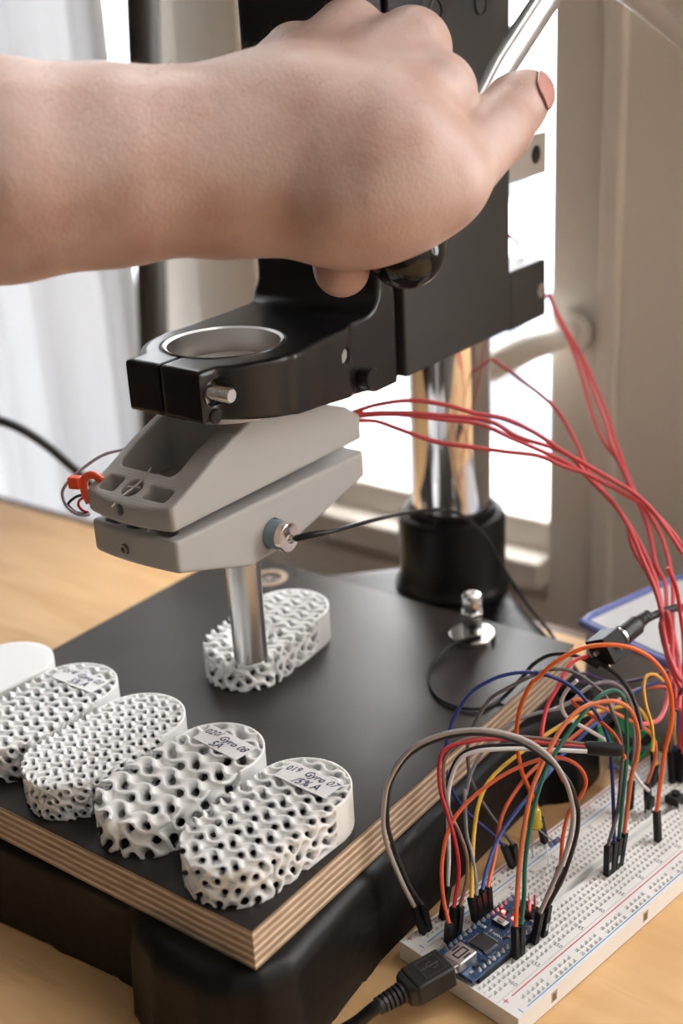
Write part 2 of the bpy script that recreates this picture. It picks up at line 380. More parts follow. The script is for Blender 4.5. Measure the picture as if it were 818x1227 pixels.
# ------------------------------------------------------------------ measured positions (millimetres)
PLUGS = [["a1", [21.45, 365.92, 8.6], [18.24, 364.64, 22.17]], ["a2", [23.31, 367.65, 8.6], [21.22, 365.17, 22.22]], ["b1", [28.91, 372.81, 8.6], [31.19, 374.63, 22.29]], ["c1", [29.77, 360.64, 8.6], [29.85, 355.37, 21.57]], ["c2", [31.64, 362.36, 8.6], [32.22, 362.44, 22.59]], ["c3", [33.51, 364.09, 8.6], [34.49, 362.85, 22.51]], ["d1", [40.98, 370.97, 8.6], [39.14, 367.52, 22.04]], ["d2", [42.84, 372.7, 8.6], [41.1, 368.76, 21.92]], ["d3", [44.71, 374.42, 8.6], [43.51, 371.25, 22.18]], ["d4", [46.58, 376.14, 8.6], [45.64, 372.48, 22.08]], ["e1", [52.74, 350.73, 8.6], [52.57, 350.74, 22.6]], ["e2", [54.61, 352.45, 8.6], [54.71, 351.51, 22.57]], ["f1", [60.21, 357.62, 8.6], [62.24, 357.3, 22.45]], ["f2", [63.94, 361.06, 8.6], [65.64, 360.79, 22.49]], ["g1", [58.78, 400.37, 8.6], [55.04, 396.54, 21.53]], ["g2", [60.65, 402.09, 8.6], [58.55, 397.17, 21.54]], ["h1", [73.72, 414.15, 8.6], [71.12, 412.44, 22.25]], ["i1", [74.0, 387.62, 8.6], [73.94, 382.3, 21.55]], ["j1", [93.96, 392.21, 8.6], [93.84, 392.21, 22.6]], ["j2", [95.83, 393.93, 8.6], [96.62, 394.27, 22.57]], ["j3", [97.69, 395.65, 8.6], [98.88, 396.51, 22.52]], ["j4", [99.56, 397.38, 8.6], [101.68, 399.72, 22.24]], ["k1", [118.08, 411.01, 8.6], [117.27, 412.0, 22.54]], ["l1", [118.81, 428.96, 8.6], [118.18, 431.19, 22.41]], ["m1", [111.77, 432.83, 8.6], [112.07, 432.71, 22.6]], ["n1", [126.85, 450.2, 8.6], [127.15, 455.79, 21.43]], ["n2", [124.98, 448.48, 8.6], [125.13, 444.29, 21.96]], ["o1", [134.03, 449.91, 8.6], [133.01, 451.19, 22.5]], ["o2", [135.9, 451.64, 8.6], [135.19, 452.71, 22.54]], ["o3", [137.76, 453.36, 8.6], [137.39, 454.24, 22.57]], ["o4", [137.62, 449.77, 8.6], [137.88, 450.04, 22.59]]]
WIRES = [["jumper_wire", "grey", 0.85, [[18.24, 364.64, 22.17], [14.48, 364.88, 31.93], [10.8, 365.32, 43.61], [8.74, 365.87, 53.24], [8.86, 366.63, 62.44], [11.25, 367.86, 74.21], [18.87, 369.0, 85.2], [30.9, 368.96, 90.96], [44.01, 368.26, 92.09], [56.98, 367.04, 88.65], [65.99, 365.44, 81.99], [71.32, 363.56, 73.22], [73.56, 361.95, 64.71], [73.59, 360.55, 56.11], [70.71, 359.11, 44.38], [66.65, 358.19, 33.78], [62.24, 357.3, 22.45]], "light grey jumper wire arching from the left rail corner over to the blue board"], ["jumper_wire", "black", 0.8, [[21.22, 365.17, 22.22], [17.22, 365.75, 29.34], [13.77, 366.91, 39.65], [11.39, 367.99, 48.17], [10.16, 369.32, 57.14], [12.14, 371.7, 70.71], [19.6, 373.51, 80.94], [31.3, 374.04, 86.28], [44.63, 373.6, 87.1], [57.28, 372.42, 83.6], [66.93, 370.52, 76.36], [73.46, 368.98, 69.35], [76.36, 367.08, 60.86], [76.78, 365.89, 55.21], [75.43, 364.29, 46.67], [71.19, 362.22, 33.58], [67.56, 361.25, 26.17], [65.64, 360.79, 22.49]], "black jumper wire running just under the light grey arch"], ["jumper_wire", "orange", 0.75, [[29.85, 355.37, 21.57], [28.49, 361.22, 28.02], [28.82, 368.6, 36.46], [32.43, 376.73, 46.04], [40.18, 382.88, 52.81], [53.39, 389.07, 58.85], [66.73, 393.05, 61.99], [75.47, 394.25, 61.63], [81.85, 393.77, 58.17], [84.68, 392.3, 52.9], [83.2, 390.75, 47.77], [78.26, 388.97, 41.66], [75.61, 386.3, 33.43], [74.58, 383.99, 26.54], [73.94, 382.3, 21.55]], "orange-red jumper wire with a low arch from the usb end to mid board"], ["jumper_wire", "red", 0.75, [[32.22, 362.44, 22.59], [34.83, 368.51, 32.73], [34.31, 374.03, 42.04], [31.85, 379.66, 51.48], [30.03, 383.91, 58.61], [30.52, 388.78, 66.87], [33.33, 391.03, 70.48], [39.82, 392.47, 71.6], [51.29, 394.08, 71.47], [68.44, 395.12, 68.03], [85.61, 396.05, 64.34]], "dark red jumper wire rising left of the blue board into the black sleeve"], ["jumper_wire", "brown", 0.7, [[34.49, 362.85, 22.51], [37.45, 367.52, 29.94], [38.15, 371.73, 36.77], [36.22, 376.06, 43.75], [32.9, 380.51, 50.8], [31.64, 384.84, 57.85], [32.05, 389.13, 64.88], [34.51, 391.86, 69.2], [39.99, 393.96, 71.78], [51.52, 395.77, 71.69], [68.78, 397.19, 68.5], [86.04, 398.16, 64.21]], "brown jumper wire beside the dark red one, running into the black sleeve"], ["jumper_wire", "white", 0.8, [[31.19, 374.63, 22.29], [32.2, 378.47, 31.94], [32.69, 383.72, 45.09], [33.72, 387.9, 55.58], [37.62, 391.38, 64.34], [43.3, 392.54, 67.36], [53.9, 392.61, 67.95], [67.94, 392.09, 67.21], [84.61, 391.22, 65.76]], "white jumper wire rising behind the blue board into the black sleeve"], ["jumper_wire", "black", 0.6, [[30.51, 374.62, 22.26], [30.96, 378.77, 31.79], [31.9, 384.38, 44.66], [33.14, 389.14, 55.6], [36.63, 392.74, 63.83], [42.82, 394.46, 67.63], [53.52, 394.93, 68.29], [68.38, 394.72, 67.12], [85.2, 394.06, 64.77]], "thin black wire beside the white one, running into the black sleeve"], ["jumper_wire", "dark_grey", 0.75, [[58.55, 397.17, 21.54], [53.58, 400.52, 27.83], [48.09, 404.71, 35.85], [47.12, 405.62, 37.64], [43.9, 408.85, 44.03], [43.29, 411.63, 49.72], [43.58, 414.65, 56.03], [45.33, 417.01, 61.03], [52.19, 421.43, 70.62], [59.55, 423.29, 74.76], [74.44, 425.61, 80.59], [79.18, 425.65, 80.99], [75.04, 425.51, 81.0], [81.99, 425.15, 80.93], [86.74, 424.19, 79.33], [90.73, 422.9, 77.02], [94.66, 421.17, 73.85], [97.24, 419.83, 71.42], [99.26, 417.19, 66.43], [101.46, 413.53, 59.65], [102.07, 409.2, 51.8], [101.04, 405.53, 45.3], [98.43, 398.62, 33.34], [93.84, 392.21, 22.6]], "dark grey jumper wire in a tall arch from the left rail to the middle housings"], ["jumper_wire", "mid_grey", 0.7, [[41.1, 368.76, 21.92], [41.51, 372.58, 25.05], [40.73, 381.09, 32.15], [39.64, 386.28, 36.53], [40.43, 397.58, 46.6], [40.81, 397.57, 45.42], [43.93, 404.19, 51.37], [51.26, 412.08, 57.86], [60.99, 418.52, 61.97], [70.17, 422.65, 63.2], [81.61, 426.53, 62.75], [78.42, 427.37, 61.86], [85.35, 430.14, 62.72], [90.97, 433.47, 65.34], [96.49, 435.99, 66.82], [101.91, 437.66, 66.83], [106.45, 438.22, 64.71], [110.19, 437.97, 60.18], [112.44, 437.02, 52.59], [113.22, 435.7, 43.12], [113.1, 434.57, 35.23], [112.07, 432.71, 22.6]], "mid grey jumper wire snaking from the red-lit housing to the far rail"], ["jumper_wire", "navy", 0.75, [[55.04, 396.54, 21.53], [50.14, 398.76, 26.49], [42.35, 401.74, 33.11], [37.8, 404.36, 39.04], [35.43, 406.97, 45.02], [34.32, 410.17, 52.42], [35.86, 413.82, 60.96], [39.29, 416.96, 68.34], [45.36, 420.0, 75.61], [52.64, 421.63, 79.59], [59.8, 422.43, 81.63], [67.64, 422.51, 82.07], [75.36, 421.76, 80.58], [70.3, 422.28, 82.11], [75.07, 421.6, 80.76], [80.48, 420.55, 78.63], [85.8, 418.89, 75.12], [90.31, 416.51, 70.0], [94.24, 414.02, 64.67], [96.9, 410.47, 57.02], [97.55, 406.96, 49.49], [97.11, 399.21, 33.0], [96.62, 394.27, 22.57]], "navy blue jumper wire making the widest arch over the black plate edge"], ["jumper_wire", "yellow", 0.8, [[39.14, 367.52, 22.04], [40.38, 375.12, 27.09], [42.43, 386.92, 35.19], [46.11, 397.74, 42.7], [53.14, 406.57, 47.96], [70.01, 419.16, 52.32], [82.07, 427.21, 54.58], [90.14, 431.82, 55.12], [98.22, 435.78, 54.69], [106.35, 439.43, 53.72], [112.89, 442.06, 52.38], [116.94, 443.11, 49.77], [120.27, 443.6, 43.9], [122.87, 443.93, 37.25], [125.13, 444.29, 21.96]], "thick yellow jumper wire crossing to the far end of the breadboard"], ["jumper_wire", "blue", 0.75, [[43.51, 371.25, 22.18], [46.1, 378.01, 26.15], [52.66, 389.42, 32.63], [64.8, 402.56, 38.92], [76.2, 413.32, 43.98], [73.54, 414.28, 41.99], [85.2, 423.96, 46.38], [96.21, 432.6, 50.45], [104.87, 439.42, 53.99], [112.54, 444.3, 55.83], [119.37, 448.23, 57.0], [126.11, 451.33, 56.98], [127.3, 451.82, 56.88], [130.51, 452.58, 55.06], [133.84, 452.82, 48.12], [135.84, 452.81, 37.74], [135.19, 452.71, 22.54]], "bright blue jumper wire running diagonally from the blue board to the right edge"], ["jumper_wire", "orange", 0.75, [[45.64, 372.48, 22.08], [49.67, 383.44, 26.89], [54.67, 398.68, 34.44], [64.78, 412.02, 40.29], [73.82, 420.16, 43.05], [90.53, 432.96, 47.36], [103.36, 442.31, 51.47], [113.62, 448.66, 54.03], [120.34, 451.84, 54.47], [128.62, 454.61, 53.0], [133.12, 455.34, 49.85], [134.13, 455.41, 48.68], [136.66, 455.2, 41.38], [137.67, 454.88, 34.61], [137.39, 454.24, 22.57]], "orange jumper wire parallel to the bright blue one, reaching the right edge"], ["jumper_wire", "dull_orange", 0.85, [[52.57, 350.74, 22.6], [53.93, 356.41, 31.08], [56.83, 365.94, 45.01], [61.48, 376.0, 58.77], [65.37, 381.07, 65.09], [69.73, 385.95, 70.78], [75.16, 391.14, 76.3], [80.43, 394.93, 79.73], [86.27, 397.85, 81.41], [92.0, 399.8, 81.25], [97.0, 401.12, 80.14], [101.95, 401.7, 76.52], [104.83, 401.51, 70.2], [105.99, 401.12, 62.47], [105.4, 400.8, 54.71], [103.78, 400.62, 47.41], [101.68, 399.72, 22.24]], "dull orange jumper wire looping from the blue board to the three middle housings"], ["jumper_wire", "green", 0.8, [[54.71, 351.51, 22.57], [56.48, 357.14, 30.31], [58.17, 364.79, 40.81], [62.72, 374.99, 54.46], [67.9, 382.47, 63.97], [73.33, 387.73, 70.15], [80.92, 393.72, 76.61], [88.52, 399.21, 82.14], [93.67, 401.75, 83.98], [97.24, 402.74, 83.78], [100.01, 402.66, 80.72], [101.14, 402.0, 74.83], [101.37, 400.95, 65.26], [101.35, 399.75, 54.07], [98.88, 396.51, 22.52]], "dark green jumper wire arching beside the dull orange one"], ["jumper_wire", "bright_orange", 0.85, [[117.27, 412.0, 22.54], [118.47, 409.59, 51.29], [120.07, 408.83, 63.03], [119.72, 408.72, 75.04], [117.27, 409.11, 84.35], [112.66, 409.53, 91.35], [106.46, 409.77, 96.2], [100.33, 409.73, 98.51], [93.57, 409.59, 99.38], [86.85, 409.43, 98.76], [80.14, 409.13, 96.15], [74.12, 408.93, 92.2], [68.76, 408.83, 86.81], [67.02, 408.94, 85.19], [63.38, 408.82, 76.71], [61.72, 408.89, 67.85], [61.64, 409.21, 58.61], [63.5, 409.97, 46.94], [64.34, 410.25, 43.65], [67.72, 411.25, 34.26], [69.78, 411.88, 28.43], [71.12, 412.44, 22.25]], "bright orange jumper wire making the tall round loop on the right"], ["lead_wire", "bright_red", 0.8, [[94.4, 437.81, 78.84], [88.82, 434.99, 79.22], [84.62, 431.47, 77.57], [79.99, 425.16, 73.4], [75.07, 418.82, 69.41], [72.05, 412.25, 64.78], [70.86, 406.97, 60.97], [71.68, 401.87, 57.41], [72.88, 401.39, 58.23], [76.65, 392.2, 52.49]], "bright red lead coming down from the barrel jack lug"], ["lead_wire", "black", 0.9, [[93.65, 437.57, 78.28], [98.58, 433.57, 77.28], [103.3, 428.8, 75.31], [106.53, 423.91, 72.45], [108.27, 418.78, 68.92], [108.99, 413.9, 65.41], [109.02, 409.13, 61.95]], "thick black lead coming down from the barrel jack towards the green board"], ["jumper_wire", "purple", 0.7, [[136.52, 452.73, 62.63], [128.03, 453.53, 59.88], [117.89, 454.53, 56.76], [109.19, 455.89, 55.4], [102.07, 458.18, 56.95], [97.8, 459.73, 58.24], [94.55, 460.08, 57.37], [94.51, 459.64, 55.28], [97.91, 459.78, 53.85], [103.4, 460.33, 52.48], [110.49, 461.15, 51.02], [116.67, 460.58, 45.85], [120.49, 459.72, 40.81], [124.31, 458.47, 34.19], [126.96, 457.14, 27.66], [127.15, 455.79, 21.43]], "purple jumper wire with a small curl, leaving at the right edge"], ["jumper_wire", "white", 0.75, [[87.44, 425.59, 75.51], [83.74, 426.13, 70.97], [81.71, 426.21, 66.15], [82.47, 426.06, 61.08], [85.44, 426.28, 57.2], [92.96, 427.42, 51.4], [100.57, 428.46, 45.17], [105.94, 428.93, 39.4], [107.25, 428.79, 35.03], [111.57, 428.99, 29.32], [115.07, 429.02, 23.73], [118.4, 429.22, 19.85]], "white jumper wire ending in a bare tip at the small black transistor"], ["jumper_wire", "dull_orange", 0.75, [[84.9, 422.67, 68.48], [89.12, 424.32, 67.63], [94.42, 425.6, 64.06], [102.09, 427.45, 59.14], [110.63, 429.29, 52.85], [116.91, 430.55, 47.86], [120.29, 430.89, 42.32], [121.04, 430.92, 35.38], [120.01, 431.01, 29.31], [118.18, 431.19, 22.41]], "orange jumper wire coming from the green board down to the small black transistor"], ["jumper_wire", "orange", 0.7, [[85.56, 424.12, 66.75], [87.81, 421.04, 65.62], [92.43, 416.01, 64.52], [97.34, 409.4, 62.37], [99.59, 404.34, 60.0], [100.52, 398.29, 56.7]], "short orange jumper wire lying over the green board"], ["jumper_wire", "amber", 0.7, [[121.91, 429.03, 70.74], [118.51, 428.51, 74.35], [114.66, 426.96, 74.77], [112.91, 423.46, 71.81], [112.68, 418.11, 67.15], [113.57, 412.67, 62.58], [113.35, 408.44, 58.98], [112.27, 404.27, 55.47]], "thin amber jumper wire with a hooked top in front of the storage box"], ["jumper_wire", "amber", 0.6, [[124.09, 418.29, 63.15], [128.69, 433.64, 46.83], [135.04, 452.55, 25.8]], "thin amber jumper wire dropping into the right edge housings"], ["jumper_wire", "black", 0.6, [[130.82, 432.26, 65.49], [130.48, 434.54, 60.93], [129.88, 441.55, 45.97], [130.29, 445.52, 36.68], [131.4, 448.83, 28.45], [133.01, 451.19, 22.5]], "thin black jumper wire dropping into the right edge housings"], ["jumper_wire", "bright_red", 0.8, [[127.38, 450.58, 109.59], [131.45, 450.89, 99.87], [133.9, 450.96, 87.02], [135.79, 450.93, 74.02], [136.85, 450.7, 52.57], [137.21, 450.38, 35.73], [137.88, 450.04, 22.59]], "bright red wire dropping straight into the rightmost housing"], ["sensor_wire", "red", 0.95, [[6.29, 505.78, 162.61], [17.18, 506.21, 165.58], [31.48, 505.69, 166.79], [45.54, 503.8, 164.71], [57.69, 501.35, 161.07], [69.86, 499.41, 158.57], [81.81, 496.11, 153.01], [91.87, 492.38, 146.23], [101.96, 489.02, 140.28], [112.02, 485.67, 134.34], [120.37, 482.82, 129.28], [126.1, 480.17, 124.31], [132.44, 475.96, 116.15], [139.1, 470.6, 105.64]], "red wire from the grey clamp, topmost of the bunch crossing the chrome column"], ["sensor_wire", "red", 0.95, [[6.28, 507.48, 161.49], [22.47, 507.74, 161.4], [43.93, 506.91, 159.11], [63.5, 505.29, 156.24], [75.57, 501.75, 149.54], [89.44, 498.63, 145.08], [97.93, 495.73, 140.88], [104.27, 490.77, 132.83], [112.23, 485.33, 124.95], [118.19, 478.9, 115.75], [122.11, 471.42, 105.33], [125.9, 463.69, 95.19], [127.87, 455.96, 85.34], [126.55, 453.41, 82.19], [127.24, 447.89, 75.4], [129.12, 441.33, 67.6], [131.7, 436.05, 61.58]], "red wire from the grey clamp, second from the top where it crosses the chrome column"], ["sensor_wire", "red", 0.95, [[6.27, 509.11, 160.2], [26.17, 510.43, 159.36], [46.0, 510.3, 155.97], [60.41, 509.71, 153.42], [74.53, 506.89, 146.86], [88.53, 503.44, 140.53], [98.86, 500.1, 135.37], [105.55, 496.82, 130.43], [118.2, 486.81, 116.26], [120.39, 479.18, 105.8], [125.86, 470.72, 95.71], [128.56, 462.22, 86.01], [127.73, 452.18, 75.03], [127.01, 452.6, 83.39], [127.5, 444.77, 75.48], [129.53, 437.76, 68.81], [131.67, 434.79, 66.37]], "red wire from the grey clamp, third from the top where it crosses the chrome column"], ["sensor_wire", "red", 0.95, [[7.04, 506.5, 159.12], [16.83, 504.6, 158.81], [27.24, 501.21, 155.39], [41.05, 496.99, 150.96], [56.68, 493.95, 148.67], [68.8, 491.98, 146.79], [82.69, 490.29, 144.71], [92.97, 488.15, 140.19], [103.35, 486.65, 136.37], [118.86, 483.58, 127.16], [127.53, 481.96, 121.58], [136.11, 479.24, 112.59], [140.85, 477.05, 105.52]], "red wire from the grey clamp, lowest where it crosses the chrome column"], ["sensor_wire", "red", 0.95, [[76.83, 590.07, 158.6], [86.59, 575.42, 153.2], [97.77, 557.68, 146.54], [102.8, 546.96, 141.5], [106.9, 532.06, 133.14], [109.88, 517.42, 124.24], [116.61, 504.24, 117.02], [123.01, 490.77, 108.39], [127.49, 477.76, 98.17], [129.59, 466.55, 87.7], [130.48, 453.87, 73.93], [129.71, 455.48, 87.36], [130.2, 448.87, 78.72], [129.39, 442.96, 70.71], [132.55, 438.53, 64.94]], "single red wire emerging from behind the chrome column"], ["sensor_wire", "red", 0.95, [[110.59, 631.12, 179.2], [113.44, 617.12, 168.61], [117.27, 604.15, 159.32], [119.95, 585.69, 145.9], [120.84, 571.35, 135.62], [123.83, 556.67, 125.79], [128.53, 545.98, 119.68], [131.41, 532.68, 111.35], [134.36, 520.57, 104.13], [135.18, 506.89, 95.73], [133.72, 487.44, 84.03], [131.69, 469.15, 73.6], [130.65, 457.65, 67.37], [130.84, 445.3, 61.11], [129.05, 433.39, 55.19]], "red wire hanging from the back of the drill stand head, left one of three"], ["sensor_wire", "red", 0.95, [[111.05, 630.87, 178.6], [114.44, 615.84, 167.63], [119.7, 600.93, 157.58], [122.8, 582.03, 144.38], [126.21, 563.27, 131.88], [126.84, 552.45, 124.68], [129.75, 541.1, 117.81], [132.5, 527.59, 109.72], [136.75, 516.95, 104.31], [139.92, 502.34, 96.28], [139.26, 483.56, 85.57], [134.98, 465.1, 75.52], [134.01, 453.38, 69.51], [132.12, 441.12, 63.46], [128.82, 429.08, 57.84]], "red wire hanging from the back of the drill stand head, right one of three"], ["sensor_wire", "red", 0.95, [[111.11, 632.61, 177.57], [115.79, 616.37, 166.17], [121.72, 598.62, 154.39], [125.7, 581.66, 143.1], [128.26, 567.67, 133.95], [129.28, 555.39, 125.92], [131.81, 535.74, 113.73], [133.85, 523.46, 106.54], [135.58, 511.37, 99.65], [134.74, 494.19, 89.77], [136.5, 484.92, 85.08], [133.08, 466.17, 75.08], [132.44, 454.24, 69.13], [125.51, 434.19, 59.83], [120.64, 425.56, 56.49], [115.47, 421.58, 56.88], [110.55, 418.59, 58.67]], "red wire hanging from the head and curling up in a loop behind the breadboard"], ["sensor_wire", "red", 0.95, [[82.86, 603.63, 217.3], [88.15, 607.34, 213.18], [92.32, 611.05, 209.08], [96.04, 614.12, 203.45], [98.78, 618.24, 195.12], [102.33, 624.45, 184.01], [109.69, 630.44, 177.58]], "short red wire peeking over the ledge at the back of the head"]]
CABLES = [["probe_lead", 0.85, [[-19.63, 440.78, 135.0], [-12.21, 441.26, 136.16], [-3.29, 447.18, 134.79], [10.22, 470.35, 127.99], [28.86, 499.08, 118.94], [45.17, 522.24, 109.54], [57.41, 532.38, 100.06], [67.32, 535.67, 87.13], [75.04, 535.58, 71.28], [85.55, 534.56, 53.2], [96.48, 532.56, 37.95], [100.64, 537.24, 28.36]], "thin black lead from the magnet on the clamp, hanging over the plate edge", "rubber"], ["ground_lead", 0.8, [[58.18, 491.7, 60.5], [46.7, 491.19, 59.0], [39.1, 485.1, 57.0], [33.22, 471.85, 56.2], [34.39, 453.09, 56.2], [41.64, 443.13, 56.2], [51.46, 440.17, 56.2], [60.74, 446.31, 56.2], [69.12, 445.57, 66.26], [73.62, 442.42, 74.3], [80.51, 440.16, 79.29], [89.56, 438.83, 78.71], [97.68, 436.01, 74.51]], "thin black lead clamped under the bolt, looping over the plate to the barrel jack", "rubber"], ["power_cable", 1.6, [[119.62, 453.32, 84.91], [124.86, 456.8, 85.45], [131.16, 460.13, 85.65], [138.41, 463.94, 84.41], [161.6, 479.0, 73.74], [189.3, 493.44, 56.37], [229.71, 513.55, 26.58], [293.9, 544.76, -28.6], [401.11, 571.08, -121.64]], "black power cable with ribbed strain relief leaving at the right edge", "rubber"], ["usb_cable", 2.3, [[5.75, 330.69, 11.0], [1.06, 329.09, 8.5], [-5.06, 327.88, 5.0], [-16.51, 322.67, 2.6], [-31.52, 309.68, 2.6], [-52.34, 297.86, 2.6]], "black usb cable leaving at the bottom edge", "rubber"], ["lamp_cable", 2.6, [[-199.42, 671.14, 119.16], [-184.38, 669.58, 115.4], [-172.24, 667.19, 109.66], [-158.92, 663.36, 100.44], [-145.76, 658.47, 88.66], [-133.57, 658.07, 74.66], [-122.12, 661.68, 57.3], [-108.65, 669.67, 37.44]], "black cable sagging from the left in front of the white curtain", "rubber"]]
CLAMP_WIRES = [["clamp_wire", "purple_grey", 0.6, [[-63.45, 465.87, 180.0], [-73.62, 460.05, 175.0], [-79.14, 454.06, 171.0], [-87.43, 449.46, 170.36], [-93.37, 446.3, 167.95], [-99.32, 442.65, 164.38], [-102.8, 438.96, 160.72], [-102.23, 436.28, 156.87], [-99.4, 434.91, 153.58], [-95.9, 435.26, 151.82], [-93.86, 437.24, 151.37]], "lilac grey wire looping outside the left end of the clamp"], ["clamp_wire", "black", 0.55, [[-95.13, 440.02, 158.05], [-98.0, 438.91, 158.0], [-100.79, 437.17, 156.42], [-100.64, 436.59, 155.01], [-98.11, 435.72, 152.92], [-94.31, 437.25, 151.39]], "short black wire loop at the left end of the clamp"], ["clamp_wire", "red", 0.55, [[-96.11, 439.57, 156.97], [-97.18, 438.25, 156.42], [-97.22, 436.66, 155.18], [-95.8, 435.96, 153.5], [-94.27, 437.54, 152.09]], "short red wire loop at the left end of the clamp"]]
HAND = {"body": [[[-194.1, 377.0, 284.4, 34.9], [-98.0, 397.4, 281.2, 31.5], 10], [[-98.0, 397.4, 281.2, 31.5], [-66.6, 407.6, 279.7, 28.9], 10], [[-66.6, 407.6, 279.7, 28.9], [-37.5, 416.6, 278.0, 26.9], 10], [[-37.4, 417.2, 279.5, 26.1], [-9.2, 425.4, 283.6, 26.5], 12], [[-25.9, 416.5, 272.5, 22.0], [11.4, 416.7, 267.8, 23.1], 12], [[-9.4, 426.5, 280.8, 28.5], [14.9, 427.0, 276.8, 30.6], 14], [[11.6, 417.7, 270.3, 23.1], [25.3, 420.5, 271.8, 23.3], 12], [[-22.8, 427.8, 284.0, 20.4], [-7.2, 469.4, 306.1, 11.7], 8], [[-14.6, 428.1, 284.9, 20.4], [11.6, 463.2, 311.9, 12.9], 7], [[-6.5, 428.0, 284.5, 20.4], [31.8, 451.6, 307.5, 13.7], 7], [[1.5, 424.7, 281.8, 20.3], [38.6, 436.2, 293.9, 13.7], 7], [[3.0, 408.7, 264.2, 16.4], [39.0, 417.0, 268.6, 14.0], 10]], "thumb": [[[40.1, 417.4, 269.6, 13.5], [58.7, 439.5, 280.9, 11.7], 5], [[58.7, 439.5, 280.9, 11.5], [66.8, 448.8, 287.7, 9.9], 4], [[66.8, 448.8, 287.7, 10.2], [71.3, 454.1, 290.0, 8.9], 4]], "fingers": [[[37.8, 437.7, 292.3, 12.7], [38.9, 468.0, 276.5, 10.7], [41.6, 471.6, 259.2, 9.4], [43.7, 453.8, 252.9, 7.4]], [[32.6, 454.4, 306.3, 13.0], [30.0, 486.8, 285.3, 11.4], [25.8, 483.8, 257.4, 10.3], [23.5, 465.0, 243.2, 9.1]], [[12.1, 464.6, 310.2, 12.4], [5.6, 496.3, 287.3, 11.3], [2.2, 481.3, 251.4, 10.6], [4.7, 436.7, 237.8, 9.8]], [[-7.9, 471.1, 304.9, 11.1], [-10.1, 493.3, 285.4, 10.0], [-6.0, 476.3, 260.2, 8.9], [0.4, 449.3, 247.3, 7.9]]], "nail": [[73.2, 439.4, 288.7, 5.6], [71.1, 454.2, 290.3, 1.4], [58.1, 439.3, 280.4, 1.4]], "cam": [0, 0, 328.3]}
MISC = {"hub": [103.0, 541.9, 337.0], "knob": [27.4, 436.8, 243.2], "rod": [[90.1, 525.2, 319.6], [68.4, 497.3, 296.7]], "rod2": [[139.9, 589.6, 316.5], [180.4, 641.8, 292.9]], "jack": [102.1, 439.1, 81.9], "plug": [[107.1, 442.5, 82.4], [111.6, 446.1, 83.2], [119.6, 453.3, 84.9]], "green": [[109.2, 502.1, 16.0], [120.6, 465.2, 6.0], [130.6, 479.1, 14.0], [104.7, 490.1, 6.0]], "sleeve": [[84.9, 396.9, 63.7], [98.7, 396.2, 62.1]], "usb": [[30.9, 346.6, 15.0], [13.1, 333.8, 13.0], [5.8, 330.7, 11.0]], "led": [68.2, 405.7, 23.2], "res1": [[73.4, 404.0, 15.0], [78.4, 406.4, 16.0]], "res2": [[108.7, 458.5, 13.0], [112.7, 457.1, 12.0]], "res3": [[124.0, 468.4, 14.0], [128.2, 468.0, 14.0]]}
PUCKS = {5: [-30.5718, 359.3046, 0.8545], 4: [-62.7531, 386.8135, 0.7992], 3: [-93.9161, 411.5636, 0.8482], 2: [-123.5494, 438.6993, 0.9052], 1: [-155.3049, 461.8893, 0.8033], 0: [-35.3156, 497.3436, 0.9918]}

# ================================================================== the room
WL = 450.0                      # distance of the window wall in the plate's frame
def wall_piece(mb, y0, y1, z0, z1, x0=WL, x1=WL+260): mb.box((x0, y0, z0), (x1, y1, z1))
R_Y0, R_Y1, R_Z0 = 134.0, 322.0, -5.0        # right window glass opening
L_Y0, L_Y1 = 466.0, 1500.0                   # left window opening
TOPZ = 2350.0
B0, B1, BZ0 = -860.0, -230.0, 60.0           # added window in the same wall, unseen to the right, for back-right daylight
mb = MB(); wall_piece(mb, -960, B0, -750, 2700); wall_piece(mb, B1, R_Y0-45, -750, 2700); wall_piece(mb, B0, B1, -750, BZ0); wall_piece(mb, B0, B1, TOPZ, 2700); wall_piece(mb, 1600, 2600, -750, 2700)
wall_piece(mb, R_Y0-45, L_Y0, -750, -60); wall_piece(mb, L_Y0, 1600, -750, -500); wall_piece(mb, R_Y0-45, 1600, TOPZ+60, 2700)
struct('wall_back', mb, M['wall'], PLATE)
RW = -900.0
mb = MB(); mb.box((-2600, RW-60, -750), (WL+260, RW, 2700)); struct('wall_right', mb, M['wall'], PLATE)
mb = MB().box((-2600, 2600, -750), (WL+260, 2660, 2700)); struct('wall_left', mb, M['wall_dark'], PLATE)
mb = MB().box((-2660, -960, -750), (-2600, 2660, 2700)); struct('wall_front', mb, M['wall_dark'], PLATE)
mb = MB().box((-2660, -960, -790), (WL+260, 2660, -750)); struct('floor', mb, M['floor'], PLATE)
mb = MB().box((-2660, -960, 2700), (WL+260, 2660, 2740)); struct('ceiling', mb, M['ceil'], PLATE)

# right window: casement frame with its parts
W1 = thing('window_1', None, None, PLATE, (WL, 230, -60)); del W1['label']; del W1['category']; W1['kind'] = 'structure'
mb = MB(); mb.box((WL, R_Y0-43, -60), (WL+60, R_Y0, TOPZ+60)); part('window_stile', mb, M['frame_paint'], W1, .0)
mb = MB(); mb.box((WL, R_Y1, -60), (WL+60, L_Y0, TOPZ+60)); part('window_mullion', mb, M['frame_paint'], W1, 4)
mb = MB(); mb.box((WL-6, R_Y1+40, -60), (WL-.1, R_Y1+104, TOPZ+60)); part('mullion_cover', mb, M['frame_paint'], W1, 3)
mb = MB(); mb.box((WL+8, R_Y0, -60), (WL+50, R_Y1, R_Z0)); part('bottom_rail', mb, M['frame_paint'], W1, 2)
mb = MB(); mb.prism([(WL-14, R_Y0), (WL+8, R_Y0), (WL+8, R_Y1), (WL-14, R_Y1)], -46, -26); part('weather_bar', mb, M['frame_paint'], W1, 2)
